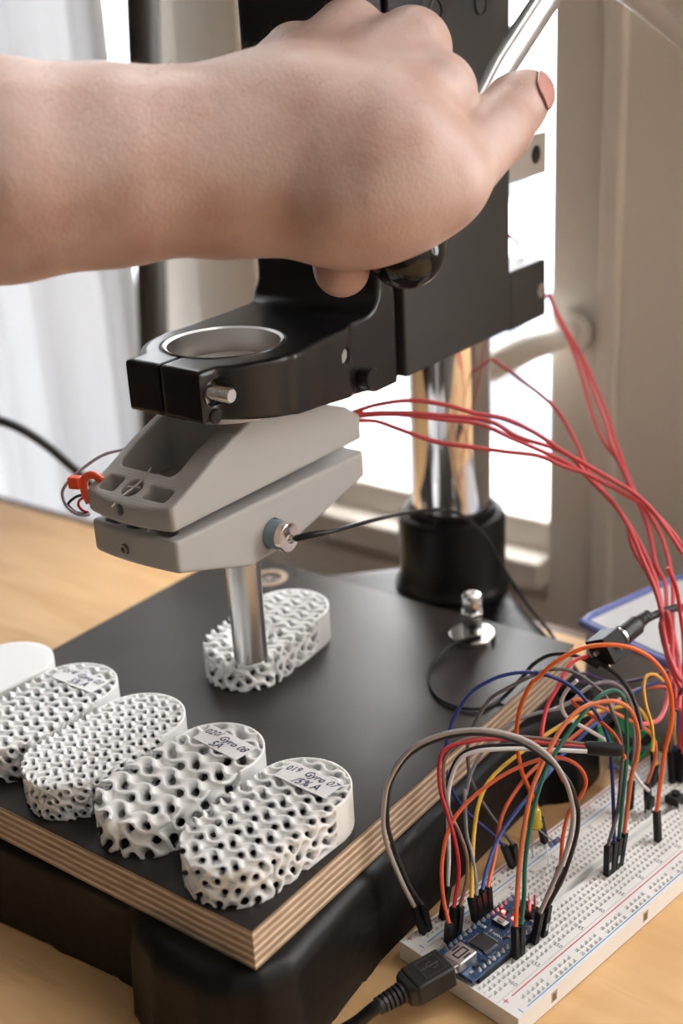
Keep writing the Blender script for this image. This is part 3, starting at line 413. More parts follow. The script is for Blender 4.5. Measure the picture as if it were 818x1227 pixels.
mb = MB(); mb.box((WL+8, R_Y0, TOPZ), (WL+50, R_Y1, TOPZ+60)); part('top_rail', mb, M['frame_paint'], W1, 2)
mb = MB(); mb.box((WL+28, R_Y0, R_Z0), (WL+32, R_Y1, TOPZ)); part('glass_pane', mb, M['glass'], W1)
mb = MB(); mb.box((WL-8, R_Y0-46, -60), (WL-.1, R_Y0-34, TOPZ+60)); part('window_bead', mb, M['frame_paint'], W1, 2)
# window latch: a paddle on a round rosette
mb = MB(); mb.cyl((WL-1, 118, 128), (WL-9, 118, 128), 13, 12); la = part('latch_rosette', mb, M['frame_paint'], W1, 1)
mb = MB(); mb.tube([(WL-9, 118, 128), (WL-24, 120, 128), (WL-27, 136, 122), (WL-27, 160, 108), (WL-26, 182, 96)], [6, 7, 9, 10, 8], 14, True, 5); part('latch_handle', mb, M['frame_paint'], W1)

W3 = thing('added_window', None, None, PLATE, (WL, -545, BZ0)); del W3['label']; del W3['category']; W3['kind'] = 'structure'  # unseen window added to let in daylight from the back right
for y in (B0, -570, B1-50): mb = MB().box((WL+8, y, BZ0), (WL+50, y+50, TOPZ)); part('window_stile', mb, M['frame_paint'], W3, 2)
for z in (BZ0, TOPZ-50): mb = MB().box((WL+10, B0+50, z), (WL+48, B1-50, z+50)); part('window_rail', mb, M['frame_paint'], W3, 2)
mb = MB().box((WL+28, B0+50, BZ0+50), (WL+32, B1-50, TOPZ-50)); part('glass_pane', mb, M['glass'], W3)
W2 = thing('window_2', None, None, PLATE, (WL, 900, -60)); del W2['label']; del W2['category']; W2['kind'] = 'structure'
mb = MB(); mb.box((WL+8, L_Y0, -500), (WL+50, L_Y0+6, TOPZ)); mb.box((WL+8, L_Y1-40, -500), (WL+50, L_Y1, TOPZ)); part('window_stile', mb, M['frame_paint'], W2)
mb = MB(); mb.box((WL+8, 560, -500), (WL+50, 590, TOPZ)); part('glazing_bar', mb, M['frame_paint'], W2, 2)
mb = MB(); mb.box((WL+8, L_Y0, -500), (WL+50, L_Y1, -460)); part('bottom_rail', mb, M['frame_paint'], W2, 2)
mb = MB(); mb.box((WL+8, L_Y0, TOPZ), (WL+50, L_Y1, TOPZ+60)); part('top_rail', mb, M['frame_paint'], W2, 2)
mb = MB(); mb.box((WL+28, L_Y0, -460), (WL+32, L_Y1, TOPZ)); part('glass_pane', mb, M['glass'], W2)
# sheer curtain in front of the left window, soft folds
mb = MB(); V = []; F = []; ny = 260; zz = [-640, -300, 0, 500, 1200, 2380]
for j in range(ny+1):
    y = 448+j*(1120/ny); a_ = (y-448)
    d = 9*math.sin(a_*.083)+5*math.sin(a_*.21+1)+13*math.exp(-((y-528)/11)**2)
    for i, z in enumerate(zz): V.append((WL-38-d*(1-.2*i/5), y, z))
for j in range(ny):
    for i in range(len(zz)-1):
        q = j*len(zz)+i; F.append((q, q+1, q+1+len(zz), q+len(zz)))
mb.add(V, F)
single('curtain', mb, M['curtain'], 'sheer white curtain with soft vertical folds hanging over the left window', 'curtain', PLATE, (WL-38, 900, -640), sharp=0)
mb = MB(); mb.cyl((WL-38, 400, 2390), (WL-38, 1620, 2390), 10); mb.box((WL-44, 402, 2384), (WL, 408, 2396)); mb.box((WL-44, 1610, 2384), (WL, 1616, 2396))
single('curtain_rail', mb, M['steel'], 'metal rail that carries the sheer white curtain', 'curtain rail', PLATE, (WL-38, 1000, 2390))
# narrow dark frame pole line behind the stand (a lamp stand)
t = thing('lamp_stand', 'black vertical pole standing behind the table in front of the white curtain', 'stand', PLATE, (372, 415, -750))
mb = MB(); mb.tube([(372, 417, -745), (372, 408, 30), (372, 400, 100), (372, 376, 330), (372, 320, 900)], 10.5, 20); part('pole', mb, M['satin'], t)
mb = MB(); mb.lathe((372, 417, -750), [(110, 0), (110, 8), (40, 16), (16, 22), (14, 60), (10.6, 62)], 40); part('base', mb, M['cast'], t)
mb = MB(); mb.lathe((372, 320, 900), [(12, 0), (14, 10), (60, 60), (75, 120), (73, 120), (58, 62), (10, 14)], 40, close=False); part('shade', mb, M['satin'], t)

# outside
mb = MB().box((900, -30000, -3600), (60000, 50000, -3500)); struct('ground', mb, M['outdoor_white'], PLATE)
def building(x, y, wd, dp, h, mt, label, rows, cols):
    t = thing('building', label, 'building', PLATE, (x, y, -3500))
    mb = MB().box((x, y-wd/2, -3500), (x+dp, y+wd/2, -3500+h)); part('wall', mb, mt, t)
    mb = MB().box((x-150, y-wd/2-150, -3500+h), (x+dp+150, y+wd/2+150, -3500+h+180)); part('roof', mb, M['outdoor_white'], t)
    me = None
    for i in range(rows):
        for j in range(cols):
            yy = y-wd/2+wd*(j+.5)/cols; z = -3500+h*(i+.5)/rows
            mb = MB().box((x-30, yy-450, z-600), (x-1, yy+450, z+600)); part('window', mb, M['facade2'], t)
building(9000, 3600, 5200, 3000, 1500, M['facade'], 'grey low house seen blurred through the right window', 1, 3)
building(12000, 9800, 3500, 3000, 2100, M['facade2'], 'dark small shed seen blurred low in the right window beside the chrome column', 1, 2)

# ================================================================== table
t = thing('table', 'light birch table that carries the drill stand and the breadboard', 'table', PLATE, (-100, 100, -750))
mb = MB(); mb.prism([(-120, -700), (322, -700), (318, 60), (292, 330), (286, 900), (-120, 900)], -28, 0); part('tabletop', mb, M['table'], t, 1.2)
mb = MB(); mb.prism([(322.4, -700), (330, -700), (326, 60), (300, 330), (294, 900), (286.6, 900), (292.4, 330), (318.4, 60)], -40, -1); part('rear_apron', mb, M['brown'], t)
for x, y in ((-80, -660), (260, -660), (-80, 860), (240, 860)):
    mb = MB().box((x-22, y-22, -750), (x+22, y+22, -28)); part('leg', mb, M['table'], t, 2)

# ================================================================== drill stand
AX = (109.0, 91.0); COL = (272.6, 96.0)
S_ = thing('drill_stand', 'black bench drill stand with chrome column and lever, standing on the table', 'drill stand', PLATE, (150, 96, 0))
base_poly = [(-13, 14), (-9, 4), (-1, -4), (10, -7), (24, -5.5), (60, -2.5), (165, -3), (178, -9), (186, -18), (206, -18), (222, -8), (240, 12), (262, 42), (286, 70), (301, 86), (301, 108), (280, 130), (252, 158), (225, 194), (215, 202), (60, 202), (6, 202), (-5, 190), (-1, 130), (3, 60), (-7, 50), (-13, 34)]
def f_base(X, Y, Z):
    d = poly2(X+0*Z, Y+0*Z, base_poly)-0+(Z-39.5)*.07
    d = smax(d, Z-39.5, 9); d = smax(d, -Z+.1, .5)
    d = np.maximum(d, -(np.sqrt((X-203)**2+(Y+5.5)**2)-4.2))
    return d
part('base', implicit('base', f_base, (-18, -24, -2), (308, 208, 42), 2.0, (150, 96, 0), sharp=50), M['cast'], S_)
mb = MB(); mb.lathe((*COL, 39), [(29.5, 0), (29.5, 3), (28, 5), (27.2, 8), (27.2, 38), (26, 41), (22.5, 42), (22.3, 45), (20.4, 45.6), (20.4, 20)], 64); part('collar', mb, M['cast'], S_)
mb = MB(); mb.cyl((*COL, 42), (*COL, 240), 20.0, n=96, caps=True); part('column', mb, M['chrome'], S_)
# arm with clamp ring and carriage
def f_arm(X, Y, Z):
    zb = np.clip(190-(X-76)*.13, 177.5, 190)
    zt = 209.0
    ring = np.sqrt((X-107)**2+(Y-87.5)**2)-31.5
    body = poly2(X+0*Z, Y+0*Z, [(107, 56.0), (150, 59.5), (172, 62), (186, 62), (186, 124), (172, 122), (107, 118.5)])
    blk = poly2(X+0*Z, Y+0*Z, [(72.5, 69.6), (92, 69), (100, 106), (73, 106)])
    a = smin(smin(ring, body, 4), blk, 1.5)
    a = smax(smax(a, Z-zt, 1.6), zb-Z, 1.6)
    car = sbox(X, Y, Z, (169, 62, 176.5), (179.5, 124, 430), 2)
    a = smax(smin(a, car, 11), 177.2-Z, .8)
    a = smax(a, X-180.2, .6)
    a = smax(a, 61.5-Y-np.clip((168-X)*.5, 0, 10), .6)
    car2 = sbox(X, Y, Z, (176, 66, 176.5), (186.5, 122, 430), 1)
    a = smin(a, car2, .5)
    a = smax(a, 62-Y-np.clip((150-X)*.5, 0, 10), .8)
    a = smax(a, -(np.sqrt((X-AX[0]+1.5)**2+(Y-89.2)**2)-22.2), .8)                 # bore
    a = np.maximum(a, -sbox(X, Y, Z, (60, 88.7, 170), (95, 89.9, 230)))       # slit
    a = smax(a, -(np.sqrt((X-79.3)**2+(Z-200)**2)-4.6+np.maximum(Y-73, 0)*9), .6)  # screw recess
    a = smax(a, -(np.sqrt((X-142.5)**2+(Z-198.3)**2)-3.1+np.maximum(Y-140, 0)*9), .5)
    return a
part('arm', implicit('arm', f_arm, (66, 50, 172), (192, 130, 432), 1.1, (150, 96, 0), sharp=60), M['enamel'], S_)
mb = MB()
n = 72; c = (107.5, 89.2); V = []
for r, z in ((22.3, 209.25), (21.2, 208.6), (21.2, 188.6), (22.3, 188.4)):
    V += [(c[0]+r*math.cos(2*math.pi*j/n), c[1]+r*math.sin(2*math.pi*j/n), z) for j in range(n)]
mb.add(V, [(i*n+j, i*n+(j+1) % n, ((i+1) % 4)*n+(j+1) % n, ((i+1) % 4)*n+j) for i in range(4) for j in range(n)])
part('bore_lining', mb, M['brushed'], S_, label='bare machined steel lining of the clamp ring')
# clamp screw, small pins
def yk(x, z, y0, y1, r, n=20): return MB().cyl((x, y0, z), (x, y1, z), r, n=n)
mb = MB(); prof = [(0.1, -1)]+[(2.75 if i % 2 else 2.45, i*.45) for i in range(1, 26)]+[(2.3, 12)]
mb.lathe((79.3, 73.5, 200), prof, 20, (0, -1, 0)); part('clamp_screw', mb, M['steel'], S_)
mb = MB(); mb.lathe((79.3, 73.5, 200), [(4.3, 0), (4.3, 1.4), (3, 1.6)], 24, (0, -1, 0)); part('washer', mb, M['steel'], S_)
mb = MB(); mb.lathe((78.6, 69.8, 191.6), [(2.9, 0), (2.9, .8), (2.5, 1.2)], 20, (0, -1, 0)); part('pin', mb, M['enamel'], S_)
mb = MB(); mb.lathe((142.5, 62, 198.3), [(5.2, -.5), (5.2, .9), (4.6, 1.4), (3.5, 1.4), (3.3, .9), (3.3, -2)], 32, (0, -1, 0)); part('bushing', mb, M['enamel'], S_)
mb = MB(); mb.lathe((142.5, 61.4, 198.3), [(3.2, 0), (3.2, .3)], 24, (0, -1, 0)); part('bushing_glow_disc', mb, M['curtain'], S_, label='white disc standing in for light seen through the side bushing')  # white disc stands in for brightness seen through the bushing
mb = MB(); mb.lathe((155.4, 62, 186.3), [(4.3, -.5), (4.3, 5), (3.9, 5.6), (.1, 5.6)], 32, (0, -1, 0)); part('pin', mb, M['enamel'], S_)
# head body with side plate and tail block
mb = MB(); mb.box((186.6, 62, 177.5), (272.5, 124, 430)); hb = part('head_body', mb, M['satin'], S_, 1.0)
mb = MB(); mb.box((272.6, 62, 176.3), (307.6, 128, 203.8)); part('tail_block', mb, M['satin'], S_, 1.4)
mb = MB(); mb.lathe((302.4, 62.3, 189.6), [(3.6, 0), (3.6, .7), (3.1, .9), (.1, .5)], 24, (0, -1, 0)); part('pin', mb, M['steel'], S_)
mb = MB(); mb.box((180, 60.5, 256), (205, 130, 430)); part('front_cover', mb, M['enamel'], S_, .8)
for x, z in ((214, 317.5), (248, 318.5)):
    mb = MB(); mb.lathe((x, 62.2, z), [(4.4, 0), (4.4, .9), (3.9, 1.1), (3.6, .4), (.1, .4)], 28, (0, -1, 0)); part('pin', mb, M['satin'], S_)
mb = MB(); mb.box((272.5, 62.5, 243.6), (307, 65.5, 262)); br = part('side_bracket', mb, M['galv'], S_, .3, label='bright sheet metal bracket with one hole')
mb = MB(); mb.cyl((296.8, 62.35, 253), (296.8, 62.6, 253), 4.1); part('bracket_hole', mb, M['hole'], br)
mb = MB(); mb.cyl((281, 66, 306), (281, 62, 306), 3.6); part('screw', mb, M['steel'], S_, .3)
# lever: hub, flat-sided arms, knob
wp = lambda p: PLATE.local(p)
rod0, rod1 = wp(MISC['rod'][0]), wp(MISC['rod'][1]); kn = wp(MISC['knob'])
hub = np.array((262, 28, 336.0))
mb = MB(); mb.cyl((hub[0], 62, hub[2]), (hub[0], 16, hub[2]), 14, n=40); part('lever_hub', mb, M['lens_grey'], S_, 1)
dr = (rod1-rod0)/np.linalg.norm(rod1-rod0)
end = rod0+dr*((kn-rod0)@dr); aim = kn+np.array((0, 0, 0))
kd = (rod1-kn)/np.linalg.norm(rod1-kn)
mb = MB(); mb.tube([hub+(rod0-hub)*.2, rod0, rod1, kn+kd*12], 5.4, 24); lv = part('lever_arm', mb, M['lens_grey'], S_)
h2 = [wp(p) for p in MISC['rod2']]; d2_ = (h2[1]-h2[0])/np.linalg.norm(h2[1]-h2[0])
mb = MB(); mb.tube([hub+(h2[0]-hub)*.2, h2[0], h2[1], h2[1]+d2_*60], 5.0, 24); l2 = part('lever_arm', mb, M['lens_grey'], S_)
mb = MB(); mb.lathe(h2[1]+d2_*60, [(5, -2), (9, 4), (14, 16), (13, 30), (6, 38), (.1, 39)], 32, d2_); part('knob', mb, M['bakelite'], l2)
mb = MB(); pf = [(.1, -14.2)]+[(13.6*math.sin(a_), -13.8*math.cos(a_)) for a_ in np.linspace(.15, 1.9, 18)]+[(11, 12), (9, 22), (8, 34), (6, 38), (5.5, 38.5)]
mb.lathe(kn, pf, 48, kd); part('knob', mb, M['bakelite'], lv)

# ================================================================== plywood plate on the base
T_ = thing('plywood_plate', 'square plywood plate with dark brown film top, resting on the black cast base', 'plate', PLATE, (110, 99, 39.5))
PW_, PL_ = 199.0, 219.6
hole = (203.0, 161.0)
def holed(z0, z1, x0=0, y0=0, x1=PL_, y1=PW_, r=6.2, n=32):
    mb = MB(); sq = []; ci = []
    for j in range(n):
        a_ = 2*math.pi*(j+.5)/n; ci.append((hole[0]+r*math.cos(a_), hole[1]+r*math.sin(a_)))
        dx, dy = math.cos(a_), math.sin(a_); k = min(10/abs(dx) if dx else 1e9, 10/abs(dy) if dy else 1e9); sq.append((hole[0]+dx*k, hole[1]+dy*k))
    V = [(x, y, z) for z in (z0, z1) for x, y in ci+sq]
    F = []
    for j in range(n):
        k = (j+1) % n
        F += [(j, k, n+k, n+j), (2*n+j, 3*n+j, 3*n+k, 2*n+k), (j, 2*n+j, 2*n+k, k)]
    mb.add(V, F)
    hx, hy = hole; g = 10
    for a_, b_ in (((x0, y0), (hx-g, y1)), ((hx+g, y0), (x1, y1)), ((hx-g, y0), (hx+g, hy-g)), ((hx-g, hy+g), (hx+g, y1))):
        mb.box((*a_, z0), (*b_, z1))
    return mb
mb = MB().box((0, 0, 39.6), (PL_, PW_, 50)); part('plywood_core', mb, M['ply'], T_)
part('plywood_core', holed(50, 54.75), M['ply'], T_)
part('film_face', holed(54.75, 55.0, .35, .35, PL_-.35, PW_-.35), M['film'], T_, label='dark brown phenolic film face with faint smudges')
mb = MB(); mb.lathe((*hole, 49.9), [(6.1, .1), (6.1, 4.2), (3.0, 4.2), (2.6, 3.0), (.1, 3.0)], 32); part('countersunk_screw', mb, M['zinc'], T_)
mb = MB(); n = 32; V = []
for r, z in ((9.6, 55.02), (9.6, 55.12), (6.3, 55.12), (6.3, 55.02)): V += [(hole[0]+r*math.cos(2*math.pi*j/n), hole[1]+r*math.sin(2*math.pi*j/n), z) for j in range(n)]
mb.add(V, [(i*n+j, i*n+(j+1) % n, ((i+1) % 4)*n+(j+1) % n, ((i+1) % 4)*n+j) for i in range(4) for j in range(n)])
part('bare_wood_ring', mb, M['ply'], T_, label='light chamfered wood ring around the screw hole')

# ================================================================== force clamp (grey printed, in the ring)
K_ = thing('force_clamp', 'light grey 3D-printed two-shell clamp hanging from the black ring', 'clamp', PLATE, (109, 91, 127))
KO = (109, 91, 127)
CY = 93.5; KX = .65
def nose(X, Y): return 55.2-3.4*(1-((Y-CY)/21.5)**2)
up_prof = [(48, 155.2), (48, 161.5), (58, 165.4), (66, 168.8), (80, 175.8), (90, 179.6), (102, 184.0), (112, 184.6), (128, 182.4), (140, 178.5), (149, 174.5), (159, 171), (167, 165.5), (167, 155.2)]
def f_up(X, Y, Z):
    d = poly2(X+0*Y, Z+0*Y, up_prof)+0*Y
    d = smax(d, abs(Y-CY)-21.5, 1.6); d = smax(d, nose(X, Y)-X, 1.6)
    # deep tapering recess on the slope
    hw = 14.0; a = np.maximum(np.maximum(67.5-X, X-99), abs(Y-96.5)-hw+.0*X); a = np.maximum(a, 160-Z)
    q = np.sqrt(np.maximum(abs(Y-96.5)-hw+3.5, 0)**2+np.maximum(abs(X-83)-15+3.5, 0)**2)-3.5
    d = smax(d, -np.maximum(q, 160-Z), .7)
    q = np.sqrt(np.maximum(abs(Y-106.3)-4.2+1.5, 0)**2+np.maximum(abs(X-60)-3.6+1.5, 0)**2)-1.5; d = smax(d, -np.maximum(q, 157-Z), .5)
    q = np.sqrt(np.maximum(abs(Y-83.2)-6.0+1.5, 0)**2+np.maximum(abs(X-60)-3.0+1.5, 0)**2)-1.5; d = smax(d, -np.maximum(q, 157-Z), .5)
    d = smax(d, -np.maximum(np.sqrt((X-60)**2+(Y-95.6)**2)-4.0, 156-Z), .5)
    d = smax(d, -np.maximum(np.sqrt((Y-95.2)**2+(Z-160.5)**2)-2.1, X-60), .4)
    d = smax(d, -np.maximum(abs(X-158)-4.5, np.maximum(abs(Y-96)-9, 163-Z)), .8)
    return d
uo = part('upper_shell', implicit('upper', f_up, (48, 69, 153), (170, 118, 187), KX, KO, sharp=50), M['grey'], K_)
lo_prof = [(48, 141.5), (48, 152.2), (60, 151.6), (168, 149.6), (168.3, 138.6), (124, 128.6), (112, 127), (93, 127), (66, 136)]
def f_lo(X, Y, Z):
    d = poly2(X+0*Y, Z+0*Y, lo_prof)+0*Y
    d = smax(d, abs(Y-CY)-21.5, 1.6); d = smax(d, nose(X, Y)+.5-X, 1.6)
    for cx, cy, hx, hy in ((60, 106, 3.2, 4), (60, 83, 3, 6), (86, 96, 15, 12), (136, 96, 20, 13)):
        q = np.sqrt(np.maximum(abs(Y-cy)-hy+2, 0)**2+np.maximum(abs(X-cx)-hx+2, 0)**2)-2; d = smax(d, -np.maximum(q, 143-Z), .5)
    d = smax(d, -np.maximum(np.sqrt((X-60)**2+(Y-95.6)**2)-3.8, 143-Z), .5)
    d = smax(d, -np.maximum(np.sqrt((Y-95.2)**2+(Z-145)**2)-2.0, X-58), .4)
    q = np.sqrt((X-107)**2+(Z-135.5)**2)-5.9; d = smax(d, -np.maximum(q, Y-76), .5)
    return d
lo_ = part('lower_shell', implicit('lower', f_lo, (48, 69, 124), (171, 118, 155), KX, KO, sharp=50), M['grey'], K_)
mb = MB(); mb.lathe((108.2, 89.3, 183.5), [(20.8, 0), (20.8, 15), (19.8, 16.2), (17, 16.4), (.1, 16.4)], 64); part('mounting_spigot', mb, M['white_print'], K_)
mb = MB(); mb.box((73, 88, 146), (150, 100, 159)); part('load_cell', mb, M['lens_grey'], K_, .6, label='aluminium load cell bar glimpsed in the gap between the shells')
mb = MB(); mb.lathe((52.3, 95.2, 145), [(1.9, -1), (1.9, .8), (1.1, .8), (1.0, -.6), (.1, -.6)], 6*4, (-1, 0, 0)); part('socket_screw', mb, M['steel'], K_)
mb = MB(); mb.cyl((107, 78, 135.5), (107, 67, 135.5), 5.7, n=40); part('magnet_holder', mb, M['teal'], K_, .3)
mb = MB(); mb.lathe((107, 67, 135.5), [(5.5, 0), (5.5, .6), (5.9, .9), (5.9, 3.0), (5.5, 3.4), (5.2, 3.4), (.1, 3.4)], 48, (0, -1, 0)); mg = part('disc_magnet', mb, M['copper'], K_, label='shiny round magnet with a soldered lead')
mb = MB(); mb.lathe((107.5, 63.7, 134.8), [(1.9, 0), (1.6, .8), (.8, 1.8), (.1, 2.0)], 16, (0, -1, 0)); part('solder_blob', mb, M['zinc'], mg)
# steel needle lying across the front pockets
n0, n1 = (53.5, 101.0, 166.2), (63.5, 90.0, 171.5)
mb = MB(); mb.tube([(51.0, 97.8, 161.6), (56, 96.5, 164.6), (60.5, 95, 166.5), (64, 93, 169.6), (66, 91.4, 172.6)], .38, 8, True, 3); mb.tube([(59.6, 97.6, 166.2), (61, 93, 166.3)], .4, 8); part('thin_rod', mb, M['galv'], K_, label='thin metal wire rod laid across the round opening')
# orange cable tie at the left end
z1c = lambda d: None
mb = MB(); mb.tube([(60, 111, 165.8), (59, 114.5, 167.8), (57.4, 117.6, 166.5), (56.8, 118.0, 161.5), (57.5, 117, 157)], 1.5, 10, True, 5)
tie = single('cable_tie', mb, M['orange_tie'], 'bright orange cable tie looped round the left end of the grey clamp', 'cable tie', PLATE, (57, 117, 157))
mb = MB(); mb.box((53.5, 118.2, 162.8), (57.5, 122.8, 167.4), ('Z', .35), (55, 120, 165)); ORG[tie.name] = np.array((57, 117, 157.))
part('tie_head', mb, M['orange_tie'], tie, .6)
# steel plunger
mb = MB(); mb.lathe((*AX, 75.0), [(6.6, 0), (7.0, .5), (7.0, 52), (7.0, 53)], 64)
single('plunger_rod', mb, M['brushed'], 'brushed steel plunger rod pressing into the white lattice block', 'rod', PLATE, (*AX, 75.0))

# bolt on the plate
B_ = thing('terminal_bolt', 'shiny zinc bolt with round foot standing on the dark plate', 'bolt', PLATE, (200.5, 41, 55))
bx, by_ = 200.5, 40.5
mb = MB(); mb.lathe((bx, by_, 55.03), [(10.2, 0), (10.5, .4), (10.5, 3.0), (9.8, 3.6), (4.8, 3.9)], 48); part('foot', mb, M['zinc'], B_)
mb = MB(); mb.cyl((bx, by_, 58.9), (bx, by_, 66.5), 4.4, n=32); mb.lathe((bx, by_, 69.5), [(3.6, 0), (3.6, 1.4), (4.5, 2.0), (4.5, 7.3), (3.9, 8.2), (2.2, 8.4), (1.8, 8.0), (.1, 8.0)], 32); part('shank', mb, M['zinc'], B_)
mb = MB(); mb.lathe((bx, by_, 66.5), [(4.9, 0), (5.4, .4), (5.4, 2.6), (4.9, 3.0)], 6); part('hex_nut', mb, M['zinc'], B_, .2)

# ================================================================== lattice blocks
PH, PL2, PWD = 16.0, 69.6, 36.4
def stadium(X, Y, L_=PL2, W_=PWD):
    R_ = W_/2; s = L_/2-R_; ax_ = np.maximum(np.abs(X)-s, 0); return np.sqrt(ax_**2+Y**2)-R_
def make_block(name, label, wx, wy, yaw, period, thick, phase, wall_from, h=.62, solid=False, dent=None, skin=True, seedrot=0, swap=True):
    fr = Frame(wx, wy, yaw)
    k = 2*math.pi/period; ph = (phase[0], phase[1], -k*PH+phase[2])
    def fn(X, Y, Z):
        e = stadium(X, Y)
        if solid:
            return smax(smax(e, Z-PH, .4), -Z+.05, .3)+0*X
        c_, s__ = math.cos(seedrot), math.sin(seedrot)
        a, b, c = (X*c_-Y*s__)*k+ph[0], (X*s__+Y*c_)*k+ph[1], Z*k+ph[2]
        if swap: a, b = b, a
        g = np.sin(a)*np.cos(b)+np.sin(b)*np.cos(c)+np.sin(c)*np.cos(a)
        gx = np.cos(a)*np.cos(b)-np.sin(c)*np.sin(a); gy = -np.sin(a)*np.sin(b)+np.cos(b)*np.cos(c); gz = -np.sin(b)*np.sin(c)+np.cos(c)*np.cos(a)
        gr = np.sqrt(gx**2+gy**2+gz**2+.15)*k
        sh = np.abs(g)/gr-thick/2
        # closed outer wall and fine floor at the rounded rear end
        wl = np.maximum(np.maximum(np.abs(e+.5)-.5, wall_from-X), 0*Z-99)
        fl = np.maximum(Z-1.0, wall_from-14-X)
        d = np.minimum(np.minimum(sh, wl), fl) if skin else sh
        # softly melted edge at the front
        top = PH-(np.maximum(0, (-X-24))*.09)
        if dent is not None: top = top-np.maximum(0, 1-((X-dent[0])**2+(Y-dent[1])**2)/(dent[2]**2))*3.4
        return np.maximum(np.maximum(d, e), np.maximum(Z-top, -Z+.05))
    me = implicit(name, fn, (-PL2/2-1.2, -PWD/2-1.2, -1.2), (PL2/2+1.2, PWD/2+1.2, PH+1.2), h, (0, 0, 0), newton=1, sharp=0)
    o = single(name, me, M['white_print'], label, 'lattice block', fr, (0, 0, 55.0), group=None)
    ORG[o.name] = np.array((0, 0, 55.0))
    return o, fr
def label_on(o, lines, x=21, y=0, z=PH+.25, ang=-math.pi/2, wd=24, hd=10.5):
    mb = MB(); nx = 10; V = []; F = []
    c, s = math.cos(ang), math.sin(ang)
    for i in range(nx+1):
        u = -wd/2+wd*i/nx
        for v in (-hd/2, hd/2):
            for q in (0, .12):
                V.append((x+u*c-v*s, y+u*s+v*c, 55+z+q+.35*math.sin(i*.9)*.3))
    for i in range(nx):
        a = i*4; b = a+4
        F += [(a+1, b+1, b+3, a+3), (a, a+2, b+2, b), (a, b, b+1, a+1), (a+2, a+3, b+3, b+2)]
    F += [(0, 1, 3, 2), (nx*4, nx*4+2, nx*4+3, nx*4+1)]
    mb.add(V, F); pl = part('paper_label', mb, M['paper'], o, label='small white paper label with handwriting')
    mb = MB()
    for s_, sz, du, dv, ro in lines:
        add_text(mb, s_, sz, (x+du*c-dv*s, y+du*s+dv*c, 55+z+.30), ang+ro, .03, shear=.35, sx=.92)
    part('handwriting', mb, M['pen'], pl)
BK = PUCKS
defs = [
 (5, 8.8, 1.15, (0.3, .8, 3.14), 14, 'white lattice block nearest the front corner of the plate, label ending 07', False),
 (4, 12.0, 1.3, (1.6, .2, 3.2), 12, 'white lattice block with the largest holes, label ending 08', False),
 (3, 6.2, .95, (.5, 1.9, 3.1), 12, 'white lattice block with the finest holes and no paper label, third from the front corner', False),
 (2, 8.0, 1.1, (.9, .1, 3.14), 12, 'white lattice block with medium holes, label ending 03, fourth from the front corner', False),
 (1, 9.0, 1.0, (0, 0, 0), 0, 'white solid block with smooth closed top, cut by the left edge of the picture', True),
 (0, 9.0, 1.15, (2.2, .4, 3.4), 12, 'white lattice block standing alone under the steel plunger rod', False)]
txt = {5: [('019', 4.2, -8.6, 1.6, .25), ('Gyro 07', 4.6, 3.6, 2.3, .0), ('/5% A', 5.0, 1.0, -2.6, .1)], 4: [('020/', 4.4, -8.2, 1.8, .2), ('Gyro 08', 4.6, 3.4, 1.2, -.05), ('5A', 5.0, -1.5, -3.0, .1)], 2: [('014/', 4.2, -8.4, 1.8, .2), ('Gyro 03', 4.4, 3.2, 2.0, 0), ('5% A', 4.8, 1.2, -2.6, .1)]}
for k, per, th, ph, wf, lb, sol in defs:
    x, y, yw = BK[k]
    o, fr = make_block('lattice_block' if not sol else 'solid_block', lb, x, y, yw, per, th, ph, wf, h=.42 if per < 7 else .47, solid=sol, dent=(-11.5, -.5, 13) if k == 0 else None, seedrot=-.06)
    if sol: o['category'] = 'block'
    if k in txt: label_on(o, txt[k])

# ================================================================== breadboard
D_ = thing('breadboard', 'long white solderless breadboard with rail stripes and row numbers, lying on the table', 'breadboard', BOARD, (82, 0, 0))
BLn, BWd, BT = 165.1, 27.3, 8.5
def row_x(r): return 3.8+(63-r)*2.54
ys_t = [3.81+2.54*i for i in range(5)]+[-3.81-2.54*i for i in range(5)]
rail_rows = []
for g_ in range(10):
    for i in range(5): rail_rows.append(8.9+g_*15.24+i*2.54)
rail_rows = [x for x in rail_rows if x < 160]
ys_r = [22.0, 24.54-.1, -22.0, -24.44]
holes = set(); hx = .82
H_ = [(row_x(r), y) for r in range(1, 64) for y in ys_t]+[(x, y) for x in rail_rows for y in ys_r]
def rects(slab):           # y bands -> build strips with pits
    mb = MB(); return mb
mb = MB()
bands = {}
for x, y in H_: bands.setdefault(round(y, 3), []).append(x)
yl = sorted(bands); cur = -BWd; edges = []
for y in yl:
    if y-hx > cur+1e-6: edges.append((cur, y-hx, None))
    edges.append((y-hx, y+hx, y)); cur = y+hx
edges.append((cur, BWd, None))
def quad(mb, a, b, c, d): mb.add([a, b, c, d], [(0, 1, 2, 3)])
SL = (-1.45, 1.45)
